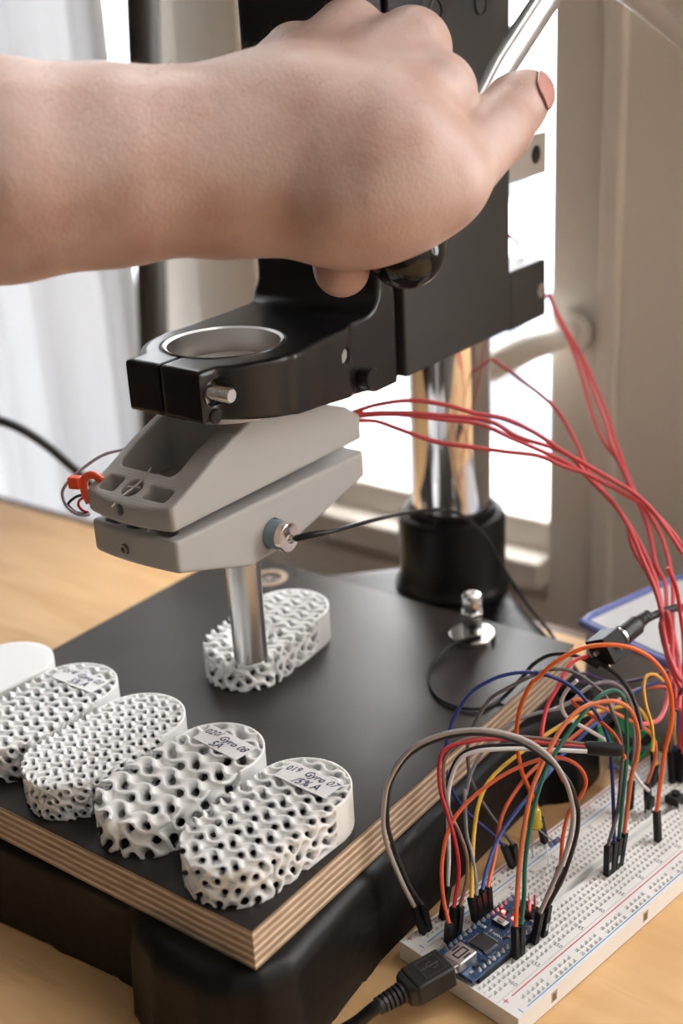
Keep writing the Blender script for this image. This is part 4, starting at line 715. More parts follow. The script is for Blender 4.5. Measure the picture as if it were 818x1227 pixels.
for y0, y1, yc in edges:
    if yc is None:
        if y0 < SL[0] and y1 > SL[1]:
            for p, q, z in ((y0, SL[0], BT), (SL[1], y1, BT)): quad(mb, (0, p, z), (BLn, p, z), (BLn, q, z), (0, q, z))
            quad(mb, (2, SL[0], BT-3), (BLn-2, SL[0], BT-3), (BLn-2, SL[1], BT-3), (2, SL[1], BT-3))
            quad(mb, (0, SL[0], BT), (2, SL[0], BT), (2, SL[1], BT), (0, SL[1], BT)); quad(mb, (BLn-2, SL[0], BT), (BLn, SL[0], BT), (BLn, SL[1], BT), (BLn-2, SL[1], BT))
            quad(mb, (2, SL[0], BT), (BLn-2, SL[0], BT), (BLn-2, SL[0], BT-3), (2, SL[0], BT-3)); quad(mb, (2, SL[1], BT-3), (BLn-2, SL[1], BT-3), (BLn-2, SL[1], BT), (2, SL[1], BT))
            quad(mb, (2, SL[0], BT-3), (2, SL[1], BT-3), (2, SL[1], BT), (2, SL[0], BT)); quad(mb, (BLn-2, SL[0], BT), (BLn-2, SL[1], BT), (BLn-2, SL[1], BT-3), (BLn-2, SL[0], BT-3))
        else: quad(mb, (0, y0, BT), (BLn, y0, BT), (BLn, y1, BT), (0, y1, BT))
        continue
    cx = 0
    for x in sorted(bands[yc]):
        quad(mb, (cx, y0, BT), (x-hx, y0, BT), (x-hx, y1, BT), (cx, y1, BT))
        o4 = [(x-hx, y0), (x+hx, y0), (x+hx, y1), (x-hx, y1)]; i4 = [(x-.42, yc-.42), (x+.42, yc-.42), (x+.42, yc+.42), (x-.42, yc+.42)]
        V = [(*p, BT) for p in o4]+[(*p, BT-.75) for p in i4]+[(*p, BT-4) for p in i4]
        F = [(i, (i+1) % 4, 4+(i+1) % 4, 4+i) for i in range(4)]+[(4+i, 4+(i+1) % 4, 8+(i+1) % 4, 8+i) for i in range(4)]+[(8, 9, 10, 11)]
        mb.add(V, F); cx = x+hx
    quad(mb, (cx, y0, BT), (BLn, y0, BT), (BLn, y1, BT), (cx, y1, BT))
# sides
for a, b in (((0, -BWd), (BLn, -BWd)), ((BLn, -BWd), (BLn, BWd)), ((BLn, BWd), (0, BWd)), ((0, BWd), (0, -BWd))):
    quad(mb, (*a, .6), (*b, .6), (*b, BT), (*a, BT))
me = mesh_of('board', mb.v, mb.f, 20, (82, 0, 0)); part('body', me, M['bb_white'], D_)
mb = MB().box((.2, -BWd+.2, 0), (BLn-.2, BWd-.2, .65)); part('adhesive_backing', mb, M['bb_tape'], D_)
for s_ in (1, -1):
    mb = MB().box((6.5, s_*19.2-.22, BT), (BLn-6.5, s_*19.2+.22, BT+.04)) if s_ < 0 else MB().box((6.5, 26.0-.22, BT), (BLn-6.5, 26.0+.22, BT+.04))
    part('red_rail_line', mb, M['red_line'], D_)
    mb = MB().box((6.5, -26.0-.22, BT), (BLn-6.5, -26.0+.22, BT+.04)) if s_ < 0 else MB().box((6.5, 19.5-.22, BT), (BLn-6.5, 19.5+.22, BT+.04))
    part('blue_rail_line', mb, M['blue_line'], D_)
for y, col, kind in ((-19.2, 'red_line', '+'), (-26.0, 'blue_line', '-'), (26, 'red_line', '+'), (19.5, 'blue_line', '-')):
    for x in (3.4, BLn-3.4):
        yy = y if abs(y) < 25 else y*.985; mb = MB().box((x-.2, yy-1.1, BT), (x+.2, yy+1.1, BT+.04))
        if kind == '+': mb.box((x-1.1, yy-.2, BT), (x+1.1, yy+.2, BT+.045))
        part('polarity_mark', mb, M[col], D_)
mb = MB().box((.4, -17.75, BT), (BLn-.4, -17.6, BT+.02)); mb.box((.4, 17.6, BT), (BLn-.4, 17.75, BT+.02)); part('seam_line', mb, M['cream'], D_)
for r in range(5, 64, 5):
    for y in (-16.15, 16.15): mb = MB(); add_text(mb, str(r), 2.5, (row_x(r), y, BT+.02), -math.pi/2, .02); part('row_number', mb, M['ink'], D_)
for i, ch in enumerate('jihgfedcba'):
    y = sorted(ys_t)[i]
    for x in (1.7, BLn-1.7): mb = MB(); add_text(mb, ch, 2.2, (x, y, BT+.02), -math.pi/2, .02); part('column_letter', mb, M['ink'], D_)
for x in (19.5, 74.5, 129.5):     # clip notches in the long side
    mb = MB().box((x-1.6, -BWd-.03, 2.6), (x+1.6, -BWd-.01, 7.0)); part('side_notch', mb, M['cream'], D_)
    mb = MB().box((x-1.0, -BWd-.05, 3.0), (x+.9, -BWd-.03, 6.0)); part('side_notch', mb, M['brown'], D_)

# ------------------------------------------------------------------ microcontroller board
A_ = thing('microcontroller_board', 'small blue microcontroller board plugged into the near end of the breadboard', 'circuit board', BOARD, (21.6, 1.27, 8.5))
PX0, PX1, PY0, PY1, PZ0 = -.6, 43.2, -7.75, 10.3, 11.2
mb = MB().box((PX0, PY0, PZ0), (PX1, PY1, PZ0+1.5)); part('printed_board', mb, M['pcb'], A_, .1)
for y in (8.89, -6.35):
    mb = MB().box((3.4, y-1.2, 8.55), (41.6, y+1.2, PZ0-.02)); hd = part('pin_header', mb, M['plastic_black'], A_, .1)
    for i in range(15):
        x = 4.8+2.54*i
        mb = MB(); mb.lathe((x, y, PZ0+1.5), [(.85, 0), (.8, .3), (.45, .9), (.32, 1.3), (.1, 1.35)], 10); part('header_pin', mb, M['pad'], hd)
# usb socket with its slots
mb = MB().box((-.8, -2.6, PZ0+1.5), (8.2, 5.2, PZ0+5.4)); us = part('usb_socket', mb, M['pad'], A_, .5)
for i, (y0, y1, x0, x1) in enumerate(((-1.6, -1.0, 2.4, 6), (-.2, .4, .8, 6.8), (.4, 2.2, 6.2, 6.8), (2.2, 2.8, .8, 6.8), (3.6, 4.2, 2.4, 6), (.4, 2.2, .8, 1.4))):
    mb = MB().box((x0, y0, PZ0+5.38), (x1, y1, PZ0+5.43)); part('slot', mb, M['hole'], us)
# main chip rotated 45 degrees? it sits square; legs on four sides
cx, cy = 15.6, 1.3; zt = PZ0+1.5
mb = MB().box((cx-3.5, cy-3.5, zt+.12), (cx+3.5, cy+3.5, zt+1.25)); ch = part('main_chip', mb, M['chip'], A_, .12)
mb = MB(); mb.lathe((cx+2.6, cy+2.6, zt+1.2), [(.5, 0), (.5, .07)], 14); part('pin_one_dot', mb, M['hole'], ch)
for sd in range(4):
    mb = MB()
    for i in range(8):
        u = -2.8+.8*i; a, b = (3.5, 4.6)
        lo = [(a, u-.18), (b, u+.18)]
        if sd == 0: mb.box((cx+a, cy+u-.18, zt+.05), (cx+b, cy+u+.18, zt+.35))
        if sd == 1: mb.box((cx-b, cy+u-.18, zt+.05), (cx-a, cy+u+.18, zt+.35))
        if sd == 2: mb.box((cx+u-.18, cy+a, zt+.05), (cx+u+.18, cy+b, zt+.35))
        if sd == 3: mb.box((cx+u-.18, cy-b, zt+.05), (cx+u+.18, cy-a, zt+.35))
    part('chip_legs', mb, M['pad'], ch)
mb = MB().box((26.2, .1, zt), (29.6, 6.2, zt+1.3)); rb = part('reset_button', mb, M['plastic_black'], A_, .15)
mb = MB().box((26.5, .5, zt+1.3), (29.3, 5.8, zt+1.55)); part('metal_cover', mb, M['pad'], rb, .1)
mb = MB().box((27.1, 1.9, zt+1.55), (28.7, 4.4, zt+2.0)); part('push_cap', mb, M['cream'], rb, .1)
mb = MB().box((21.6, 5.6, zt), (22.9, 8.0-.2, zt+.8)); part('crystal', mb, M['pad'], A_, .2)
mb = MB(); mb.box((4.2, -4.9, zt), (6.8, -3.5, zt+.9)); part('regulator', mb, M['chip'], A_, .1)
rnd = random.Random(3)
for i, (x, y, r_) in enumerate([(9.6, -4.6, 0), (2.2, -5, 1), (12.0, -5.2, 0), (23, -2.5, 1), (24.6, -3.6, 0), (30.6, -2.2, 1), (32.6, -3.8, 0), (34.4, -2.0, 1), (31.6, 4.6, 0), (34.2, 5.6, 1), (36.4, -4.2, 0), (22.6, 3.4, 1), (11.2, 6.9, 0), (8.7, 7.0, 1)]):
    mb = MB().box((x-.8, y-.45, zt), (x+.8, y+.45, zt+.45)) if r_ else MB().box((x-.45, y-.8, zt), (x+.45, y+.8, zt+.45))
    part('surface_component', mb, M['chip'] if i % 3 == 0 else M['cream'], A_, .08)
for x, y, mm in ((33.0, 1.4, 'led_on'), (33.4, 6.4, 'led_on'), (35.2, -.2, 'led_off_and_pin_glow'), (34.9, 2.8, 'led_off_and_pin_glow'), (37.0, 1.2, 'led_off_and_pin_glow')):
    mb = MB().box((x-.5, y-.75, zt), (x+.5, y+.75, zt+.6)); part('indicator_light', mb, M[mm], A_, .15, label='glowing red indicator light' if mm == 'led_on' else 'dim red indicator light')
mb = MB()
for i in range(26):       # silkscreen ticks and traces
    x = 3+rnd.random()*37; y = -5+rnd.random()*12; mb.box((x, y, zt), (x+.4+rnd.random()*1.6, y+.14, zt+.02))
part('silkscreen', mb, M['bb_white'], A_)
mb = MB(); add_text(mb, 'NANO', 1.7, (22.5, -.2, zt+.02), -math.pi/2, .02); part('silkscreen', mb, M['bb_white'], A_)
mb = MB().box((36.6, -3.9, zt), (41.8, 3.8, zt+2.5)); sh_ = part('pin_block', mb, M['plastic_black'], A_, .15)
for i in range(3):
    for j in range(2):
        mb = MB().box((37.6+2.54*j-.3, -2.54+2.54*i-.3, zt+2.5), (37.6+2.54*j+.3, -2.54+2.54*i+.3, zt+8.6)); part('header_pin', mb, M['led_off_and_pin_glow'] if (i+j) % 2 else M['pad'], sh_, label='header pin, every second one coloured red as indicator glow')  # red glow of the indicator is painted onto alternate pins

# usb plug and cable
u0, u1, u2 = [BOARD.local(p) for p in MISC['usb']]
ud = (u1-u0)/np.linalg.norm(u1-u0); us0 = np.array((-.6, 1.4, PZ0+3.4))
ud = (u1-us0)/np.linalg.norm(u1-us0); sd_ = np.cross(ud, (0, 0, 1)); sd_ /= np.linalg.norm(sd_); up_ = np.cross(sd_, ud)
U_ = thing('usb_cable', 'black usb cable with moulded plug in the small blue board, leaving at the bottom edge', 'cable', BOARD, tuple(u1))
def frame_box(mb, c, a0, a1, w0, w1, h0, h1):      # along ud from a0 to a1, half width w, half height h
    V = []
    for a, w_, h_ in ((a0, w0, h0), (a1, w1, h1)):
        for s, q in ((-1, -1), (1, -1), (1, 1), (-1, 1)): V.append(c+ud*a+sd_*s*w_+up_*q*h_)
    mb.add(V, [(0, 1, 2, 3), (4, 7, 6, 5), (0, 4, 5, 1), (1, 5, 6, 2), (2, 6, 7, 3), (3, 7, 4, 0)]); return mb
mb = frame_box(MB(), us0, -.5, 3.0, 3.4, 3.4, 1.7, 1.7); part('metal_tip', mb, M['zinc'], U_, .2)
mb = frame_box(MB(), us0, 2.2, 17.5, 5.9, 5.9, 4.3, 4.3); frame_box(mb, us0, 17.5, 20.5, 5.9, 4.2, 4.3, 3.6); pb = part('plug_body', mb, M['rubber'], U_, .9, seg=3)
def on_plug(a, s, h=4.32): return us0+ud*a+sd_*s+up_*h
mb = MB()
for a0, a1, s0, s1 in ((4.4, 12.8, -3.9, -3.6), (4.4, 12.8, 3.6, 3.9), (4.4, 4.7, -3.6, 3.6), (12.5, 12.8, -3.6, 3.6)):
    V = [on_plug(a, s, h_) for h_ in (4.25, 4.55) for a, s in ((a0, s0), (a1, s0), (a1, s1), (a0, s1))]
    mb.add(V, [(0, 3, 2, 1), (4, 5, 6, 7), (0, 1, 5, 4), (1, 2, 6, 5), (2, 3, 7, 6), (3, 0, 4, 7)])
part('raised_frame', mb, M['mould_mark'], pb)
mb = MB()
mb.tube([on_plug(5.8, .2, 4.4), on_plug(11.4, .2, 4.4)], .28, 6); mb.tube([on_plug(10.4, .2, 4.4), on_plug(9.2, 1.6, 4.4), on_plug(8.0, 1.6, 4.4)], .25, 6); mb.tube([on_plug(9.4, .2, 4.4), on_plug(8.2, -1.4, 4.4), on_plug(6.8, -1.4, 4.4)], .25, 6)
mb.lathe(on_plug(11.6, .2, 4.2), [(.7, 0), (.7, .4)], 12, up_); mb.lathe(on_plug(7.9, 1.6, 4.2), [(.5, 0), (.5, .4)], 4, up_); mb.lathe(on_plug(6.6, -1.4, 4.2), [(.5, 0), (.5, .4)], 12, up_)
mb.tube([on_plug(6.2, .7, 4.4), on_plug(5.4, .2, 4.4), on_plug(6.2, -.3, 4.4)], .25, 6)
part('usb_trident', mb, M['mould_mark'], pb)
mb = MB()
for s0, s1, a0, a1 in ((-1, 1, 14.6, 14.9), (-1, 1, 16.2, 16.5), (-1, -.7, 14.6, 16.5), (.7, 1, 14.6, 16.5)):
    mb.tube([on_plug(a0, s0, 4.35), on_plug(a1, s1, 4.35)], .12, 6)
part('raised_mark', mb, M['satin'], pb)
cp = [us0+ud*19]+[BOARD.local(p) for p in [c_ for c_ in CABLES if c_[0] == 'usb_cable'][0][2]]
for i in range(6):
    a = 20.6+i*1.75; mb = MB(); mb.lathe(us0+ud*a, [(3.0, -.1), (3.7-.14*i, .1), (3.7-.14*i, 1.15), (2.8, 1.35)], 20, ud); part('strain_relief_ring', mb, M['rubber'], U_)
mb = MB(); q0 = us0+ud*32; tail = [us0+ud*19, us0+ud*26, q0]+[p for p in cp[1:] if (p-q0)@ud > 6]
mb.tube(tail, 2.35, 16, True, 5); part('cord', mb, M['rubber'], U_)

# ------------------------------------------------------------------ jumper wire housings and wires
used = {}
plug_lab = dict(a1='black plug of the grey arch wire at the left rail corner', a2='black plug of the black arch wire at the left rail corner', b1='black plug at the left rail behind the blue board, white wire in it',
 c1='front black plug at the left of the blue board, orange wire in it', c2='black plug at the left of the blue board, dark red wire in it', c3='black plug at the left of the blue board, brown wire in it',
 d1='black plug behind the blue board with the yellow wire', d2='black plug behind the blue board with the grey wire', d3='black plug behind the blue board with the bright blue wire', d4='black plug behind the blue board with the orange wire, lit red',
 e1='black plug on the front side of the blue board with the dull orange wire', e2='black plug on the front side of the blue board with the green wire',
 f1='left of two black plugs beside the blue board, grey arch wire in it', f2='right of two black plugs beside the blue board, black arch wire in it',
 g1='leaning black plug on the left rail with the navy wire', g2='leaning black plug on the left rail with the grey wire', h1='black plug just behind the yellow led', i1='black plug at mid board behind the resistor',
 j1='first of four grouped black plugs, dark grey wire in it', j2='second of four grouped black plugs at mid board, navy wire in it', j3='third of four grouped black plugs at mid board, green wire in it', j4='fourth of four grouped black plugs at mid board, dull orange wire in it',
 k1='single black plug under the tall bright orange loop', l1='black plug above the small transistor, orange wire in it', m1='black plug behind the transistor with the mid grey wire', n1='black plug near the far rail with the purple wire', n2='black plug near the far rail with the yellow wire',
 o1='black plug at the right edge holding amber and black wires', o2='black plug at the right edge with the bright blue wire', o3='black plug at the right edge with the orange wire', o4='rightmost black plug at the right edge with the red wire')
mi = 0
for nm, b0, b1 in PLUGS:
    b0 = BOARD.local(b0); b1 = BOARD.local(b1); ax_ = (b1-b0)/np.linalg.norm(b1-b0)
    xx = np.array((1.0, 0, 0)); xx = xx-ax_*(xx@ax_); xx /= np.linalg.norm(xx); yy = np.cross(ax_, xx)
    h = thing('plug_housing', plug_lab[nm], 'wire plug', BOARD, tuple(b0), group='black crimp housings of the jumper wires')
    mb = MB(); V = []
    for a in (.3, 14.0):
        for s, q in ((-1, -1), (1, -1), (1, 1), (-1, 1)): V.append(b0+ax_*a+xx*s*1.23+yy*q*1.23)
    mb.add(V, [(0, 3, 2, 1), (4, 5, 6, 7), (0, 1, 5, 4), (1, 2, 6, 5), (2, 3, 7, 6), (3, 0, 4, 7)]); part('housing', mb, M['plastic_black'], h, .18)
    mb = MB(); mb.tube([b0+ax_*.4, b0-ax_*2.5+(0, 0, -.2)], .32, 6); part('contact_pin', mb, M['pad'], h)
    c = b0+ax_*5.0-yy*1.25*(1 if (yy@np.array((0, -1., 0))) < 0 else -1)
    V = [c+ax_*a+xx*s for a, s in ((-1.6, -.55), (1.6, -.55), (1.6, .55), (-1.6, .55))]
    nn = -yy*(1 if (yy@np.array((0, -1., 0))) < 0 else -1)*.03
    mb = MB(); mb.add([v+nn for v in V]+[v for v in V], [(0, 1, 2, 3), (4, 7, 6, 5), (0, 4, 5, 1), (1, 5, 6, 2), (2, 6, 7, 3), (3, 7, 4, 0)]); part('crimp_window', mb, M['pad'] if nm in ('j1', 'j3', 'f2') else M['hole'], h)
for nm, col, r_, pts, lb in WIRES:
    p = [np.array(q) for q in pts]; mb = MB(); mb.tube(p, r_, 10, True, 4)
    m_ = M['wire_red_s'] if nm == 'sensor_wire' else M['wire_'+col]
    g_ = 'red sensor wires' if nm == 'sensor_wire' else 'jumper wires on the breadboard'
    single(nm, mb, m_, lb, 'wire', WORLD, tuple(p[0]), group=g_, sharp=60)
for nm, r_, pts, lb, mt in CABLES:
    if nm == 'usb_cable': continue
    p = [np.array(q) for q in pts]; mb = MB(); mb.tube(p, r_, 12, True, 5)
    o = single(nm, mb, M['rubber'], lb, 'cable', WORLD, tuple(p[0]), sharp=60)
    if nm == 'probe_lead':
        mb = MB(); mb.tube([p[0]*.8+p[1]*.2, p[1], p[1]*.45+p[2]*.55], [1.3, 1.3, 1.1], 12); part('heat_shrink', mb, M['plastic_black'], o)
    if nm == 'ground_lead':
        mb = MB(); mb.tube([p[0], p[0]*.4+p[1]*.6], 1.25, 12); part('cable_lug', mb, M['plastic_black'], o)
for nm, col, r_, pts, lb in CLAMP_WIRES:
    p = [np.array(q) for q in pts]; mb = MB(); mb.tube(p, r_, 10, True, 5); single('clamp_wire', mb, M['wire_'+col], lb, 'wire', WORLD, tuple(p[0]), group='thin wires at the left end of the clamp', sharp=60)

# black heat-shrink sleeve that gathers four wires
s0, s1 = [np.array(p) for p in MISC['sleeve']]
mb = MB(); d_ = s1-s0; pv = [(2.0, 0), (2.6, 1.5), (2.7, 12), (2.0, 14)]
mb.lathe(s0, pv, 20, d_); sl = single('heat_shrink_sleeve', mb, M['plastic_black'], 'black sleeve gathering brown, red, black and white wires in front of the green board', 'sleeve', WORLD, tuple(s0))
# green amplifier board
gp = [np.array(p) for p in MISC['green']]
e1 = gp[1]-gp[3]; e1 /= np.linalg.norm(e1); e2 = gp[2]-gp[1]; e2 -= e1*(e2@e1); e2 /= np.linalg.norm(e2); e3 = np.cross(e1, e2)
if e3[2] < 0: e3 = -e3
lx = np.linalg.norm(gp[1]-gp[3]); ly = max(np.linalg.norm(gp[2]-gp[1]), 18); g0 = gp[3]
G_ = thing('amplifier_board', 'green circuit board leaning among the wires behind the breadboard', 'circuit board', WORLD, tuple(g0))
def gbox(x0, y0, z0, x1, y1, z1):
    V = [g0+e1*x+e2*y+e3*z for z in (z0, z1) for x, y in ((x0, y0), (x1, y0), (x1, y1), (x0, y1))]
    return MB().add(V, [(0, 3, 2, 1), (4, 5, 6, 7), (0, 1, 5, 4), (1, 2, 6, 5), (2, 3, 7, 6), (3, 0, 4, 7)])
part('printed_board', gbox(0, 0, 0, lx, ly, 1.5), M['green_pcb'], G_, .1)
part('chip', gbox(lx*.45, ly*.35, 1.5, lx*.75, ly*.6, 3.2), M['chip'], G_, .1)
part('trimmer', gbox(lx*.12, ly*.5, 1.5, lx*.3, ly*.8, 6), M['plastic_black'], G_, .2)
part('terminal_strip', gbox(lx*.86, ly*.1, 1.5, lx*.95, ly*.9, 4), M['plastic_black'], G_, .2)
for i in range(6): part('solder_pad', gbox(1.2, 1.5+i*2.54, 1.5, 2.4, 2.7+i*2.54, 1.8), M['pad'], G_)
# barrel jack block with plug
jc = np.array(MISC['jack']); q0_, q1_, q2_ = [np.array(p) for p in MISC['plug']]; pd = (q2_-q0_)/np.linalg.norm(q2_-q0_)
js = np.cross(pd, (0, 0, 1.)); js /= np.linalg.norm(js); ju = np.cross(js, pd)
J_ = thing('barrel_jack', 'black cube-shaped barrel jack hanging on its wires above the green board', 'jack', WORLD, tuple(jc))
def obox(c, a, u, v, hw): 
    V = [c+a*x+u*y+v*z for z in (-hw[2], hw[2]) for x, y in ((-hw[0], -hw[1]), (hw[0], -hw[1]), (hw[0], hw[1]), (-hw[0], hw[1]))]
    return MB().add(V, [(0, 3, 2, 1), (4, 5, 6, 7), (0, 1, 5, 4), (1, 2, 6, 5), (2, 3, 7, 6), (3, 0, 4, 7)])
j_u = math.cos(.5)*js+math.sin(.5)*ju; j_v = -math.sin(.5)*js+math.cos(.5)*ju
part('housing', obox(jc, pd, j_u, j_v, (5.2, 5.2, 5.6)), M['plastic_black'], J_, .3)
mb = MB(); mb.cyl(jc-pd*7-js*1, jc-pd*4.8-js*1, .9, n=12); part('terminal_lug', mb, M['pad'], J_)
mb = MB(); mb.tube([jc+j_u*5, jc+j_u*8-ju*2], .6, 8); part('terminal_lug', mb, M['pad'], J_)
mb = MB(); mb.tube([jc-j_v*5-pd*3, jc-j_v*8-pd*5], .6, 8); part('terminal_lug', mb, M['copper'], J_)
K2 = thing('barrel_plug', 'black barrel plug with ribbed neck pushed into the cube-shaped jack', 'plug', WORLD, tuple(q1_))
mb = MB(); mb.lathe(jc+pd*5.2, [(2.6, 0), (2.6, 2.2), (4.0, 2.3), (4.0, 3.6), (3, 3.8)], 28, pd); part('metal_sleeve', mb, M['zinc'], K2)
mb = MB(); mb.lathe(jc+pd*9, [(3.8, 0), (4.3, .4), (4.2, 9), (3.4, 10), (2.6, 13), (1.8, 18)], 28, pd); part('grip', mb, M['rubber'], K2)
for i in range(4): mb = MB(); mb.lathe(jc+pd*(20+i*1.9), [(1.8, 0), (2.9-.2*i, .2), (2.9-.2*i, 1.1), (1.8, 1.3)], 18, pd); part('strain_relief_ring', mb, M['rubber'], K2)

# ------------------------------------------------------------------ components on the breadboard
def leads(t, pts_list, r=.28):
    for p in pts_list: mb = MB(); mb.tube([np.array(q, float) for q in p], r, 8, True, 4); part('lead', mb, M['pad'], t)
E_ = thing('yellow_led', 'yellow led on long bent leads at the left rail of the breadboard', 'led', BOARD, (70, 22, 8.5))
lc = np.array(BOARD.local(MISC['led']))
mb = MB(); mb.lathe(lc, [(3.1, 0), (3.1, 1.0), (2.75, 1.05), (2.75, 6.2)]+[(2.75*math.cos(a), 6.2+2.75*math.sin(a)) for a in np.linspace(.2, 1.5, 7)], 28, (.05, .1, 1)); part('dome', mb, M['led_yellow'], E_)
leads(E_, [[lc+(0, .8, .2), lc+(0, .9, -5), (70.2, 21.9, 8.0)], [lc+(0, -.9, .2), lc+(2, -2, -3), (78, 16.0, 13)]])
R1 = thing('resistor', 'small blue banded resistor on curled leads beside the yellow led', 'resistor', BOARD, (78, 14, 12))
def resistor(t, a, b, body_r=1.15):
    a, b = np.array(a, float), np.array(b, float); d = b-a; Lr = np.linalg.norm(d)
    mb = MB(); mb.lathe(a, [(.3, 0), (body_r, .3), (body_r*1.08, Lr*.12), (body_r*.88, Lr*.3), (body_r*.88, Lr*.7), (body_r*1.08, Lr*.88), (body_r, Lr-.3), (.3, Lr)], 18, d); bd = part('body', mb, M['res_blue'], t)
    for f_, c in ((.14, 'wire_red'), (.36, 'plastic_black'), (.5, 'plastic_black'), (.64, 'wire_red'), (.86, 'wire_brown')):
        rr = body_r*(1.1 if f_ < .2 or f_ > .8 else .9)+.03
        mb = MB(); mb.lathe(a+d*(f_-.04), [(rr, 0), (rr, Lr*.08)], 18, d); part('colour_band', mb, M[c], bd)
ra, rb_ = [BOARD.local(p) for p in MISC['res1']]
resistor(R1, ra, rb_)
leads(R1, [[ra, ra+(-1.5, 0, -.5), ra+(-4, -3, -4), (62, 11.43, 8.0)], [rb_, rb_+(1, -.5, -.5), rb_+(-3, -4, -3), (67, 8.9, 8.0)]], .2)
R2 = thing('resistor', 'blue resistor at the foot of the navy wire, far left rail side', 'resistor', BOARD, (120, 14, 10))
ra, rb_ = [BOARD.local(p) for p in MISC['res2']]
resistor(R2, ra, rb_); leads(R2, [[ra, ra+(-1.5, .5, -1), (ra[0]-3, ra[1]+1, 8.0)], [rb_, rb_+(1.5, 0, -1), (rb_[0]+3, rb_[1], 8.0)]], .22)
R3 = thing('resistor', 'blue resistor near the green board corner, beside the amber wire', 'resistor', BOARD, (140, 14, 10))
ra, rb_ = [BOARD.local(p) for p in MISC['res3']]
resistor(R3, ra, rb_); leads(R3, [[ra, ra+(-1.5, .5, -1), (ra[0]-3, ra[1]+1, 9.0)], [rb_, rb_+(1.5, 0, -1), (rb_[0]+3, rb_[1], 9.0)]], .22)
Tn = thing('transistor', 'small black transistor on the breadboard under the bare tip of the white wire', 'transistor', BOARD, (121, 3.5, 8.5))
mb = MB(); mb.prism([(119.2, 1.2), (123.4, 1.2), (123.4, 2.6), (122.2, 3.9), (120.4, 3.9), (119.2, 2.6)], 13.5, 18.2); part('package', mb, M['plastic_black'], Tn, .2)
leads(Tn, [[(119.9+i*1.27, 2.6, 13.6), (119.9+i*1.27, 2.6, 8.0)] for i in range(3)], .25)
Sw = thing('push_button', 'small square black push button near the right edge of the breadboard', 'button', BOARD, (137, .5, 8.5))
mb = MB().box((133.8, -3.1, 9.0), (140.2, 3.3, 12.2)); part('body', mb, M['plastic_black'], Sw, .2)
mb = MB().box((134.1, -2.8, 12.2), (139.9, 3.0, 12.5)); part('cover', mb, M['satin'], Sw, .1)
mb = MB(); mb.cyl((137, .1, 12.4), (137, .1, 14.0), 1.75, n=24); part('plunger', mb, M['plastic_black'], Sw, .2)
for x in (134.6, 139.4):
    for y in (-3.4, 3.6): mb = MB().box((x-.35, y-.2, 8.2), (x+.35, y+.2, 11)); part('leg', mb, M['pad'], Sw)

# ------------------------------------------------------------------ storage box
X_ = thing('storage_box', 'translucent plastic storage box with blue rim behind the breadboard', 'box', PLATE, (290, -50, 0))
yb = math.radians(-17)
fb = lambda x, y, z: (250+x*math.cos(yb)-y*math.sin(yb), 12+x*math.sin(yb)+y*math.cos(yb), z)
def bxp(mb, a, b):
    V = [fb(x, y, z) for z in (a[2], b[2]) for x, y in ((a[0], a[1]), (b[0], a[1]), (b[0], b[1]), (a[0], b[1]))]
    return mb.add(V, [(0, 3, 2, 1), (4, 5, 6, 7), (0, 1, 5, 4), (1, 2, 6, 5), (2, 3, 7, 6), (3, 0, 4, 7)])
BXL, BYL, BH = 70, 92, 48
mb = MB(); bxp(mb, (2, -BYL+2, .3), (BXL-2, -2, 2)); part('floor_panel', mb, M['box'], X_)
for a, b in (((2, -BYL+2, 2), (4, -2, BH)), ((BXL-4, -BYL+2, 2), (BXL-2, -2, BH)), ((4, -BYL+2, 2), (BXL-4, -BYL+4, BH)), ((4, -4, 2), (BXL-4, -2, BH))):
    mb = MB(); bxp(mb, a, b); part('side_panel', mb, M['box'], X_)
rim = [fb(x, y, BH+1) for x, y in ((8, 0), (BXL-8, 0), (BXL-2, -2), (BXL, -8), (BXL, -BYL+8), (BXL-2, -BYL+2), (BXL-8, -BYL), (8, -BYL), (2, -BYL+2), (0, -BYL+8), (0, -8), (2, -2), (8, 0))]
mb = MB(); mb.tube(rim, 2.2, 12, True, 3); part('rim', mb, M['box_rim'], X_, label='blue rim')
mb = MB(); bxp(mb, (3, -BYL+3, BH+1), (BXL-3, -3, BH+2.2)); part('lid', mb, M['box'], X_)

# ================================================================== person: the arm and hand on the lever
PP = thing('person', 'person reaching in with a bare forearm, hand closed round the black lever knob', 'person', WORLD, tuple(HAND['body'][1][0][:3]))
def f_hand(X, Y, Z):
    d = None
    for a, b, k in HAND['body']:
        q = capsule(X, Y, Z, a[:3], b[:3], a[3], b[3]); d = q if d is None else smin(d, q, k)
    th = None
    for a, b, k in HAND['thumb']:
        q = capsule(X, Y, Z, a[:3], b[:3], a[3], b[3]); th = q if th is None else smin(th, q, k)
    for a, b, k in HAND['thumb'][:1]:          # skin folds over the thumb joint
        a = np.array(a[:3]); b = np.array(b[:3]); u = (b-a)/np.linalg.norm(b-a)
        s_ = (X-b[0])*u[0]+(Y-b[1])*u[1]+(Z-b[2])*u[2]
        for off, dp in ((-4.5, .22), (-1.8, .4), (.4, .45), (2.6, .3)): th = th+dp*np.exp(-((s_-off+.5*np.sin(Z*.6))/.55)**2)
    d = smin(d, th, 3.0)
    for ch_ in HAND['fingers']:
        q = None
        for a, b in zip(ch_[:-1], ch_[1:]):
            c = capsule(X, Y, Z, a[:3], b[:3], a[3], b[3]); q = c if q is None else smin(q, c, 2.5)
        d = smin(d, q, 2.0)
    return d
allp = np.array([p for s_ in ('body', 'thumb') for a, b, k in HAND[s_] for p in (a, b)]+[p for c in HAND['fingers'] for p in c])
lo = (allp[:, :3]-allp[:, 3:4]).min(0)-3; hi = (allp[:, :3]+allp[:, 3:4]).max(0)+3
hm = implicit('hand', f_hand, lo, hi, 1.7, tuple(HAND['body'][1][0][:3]), newton=2, sharp=0)
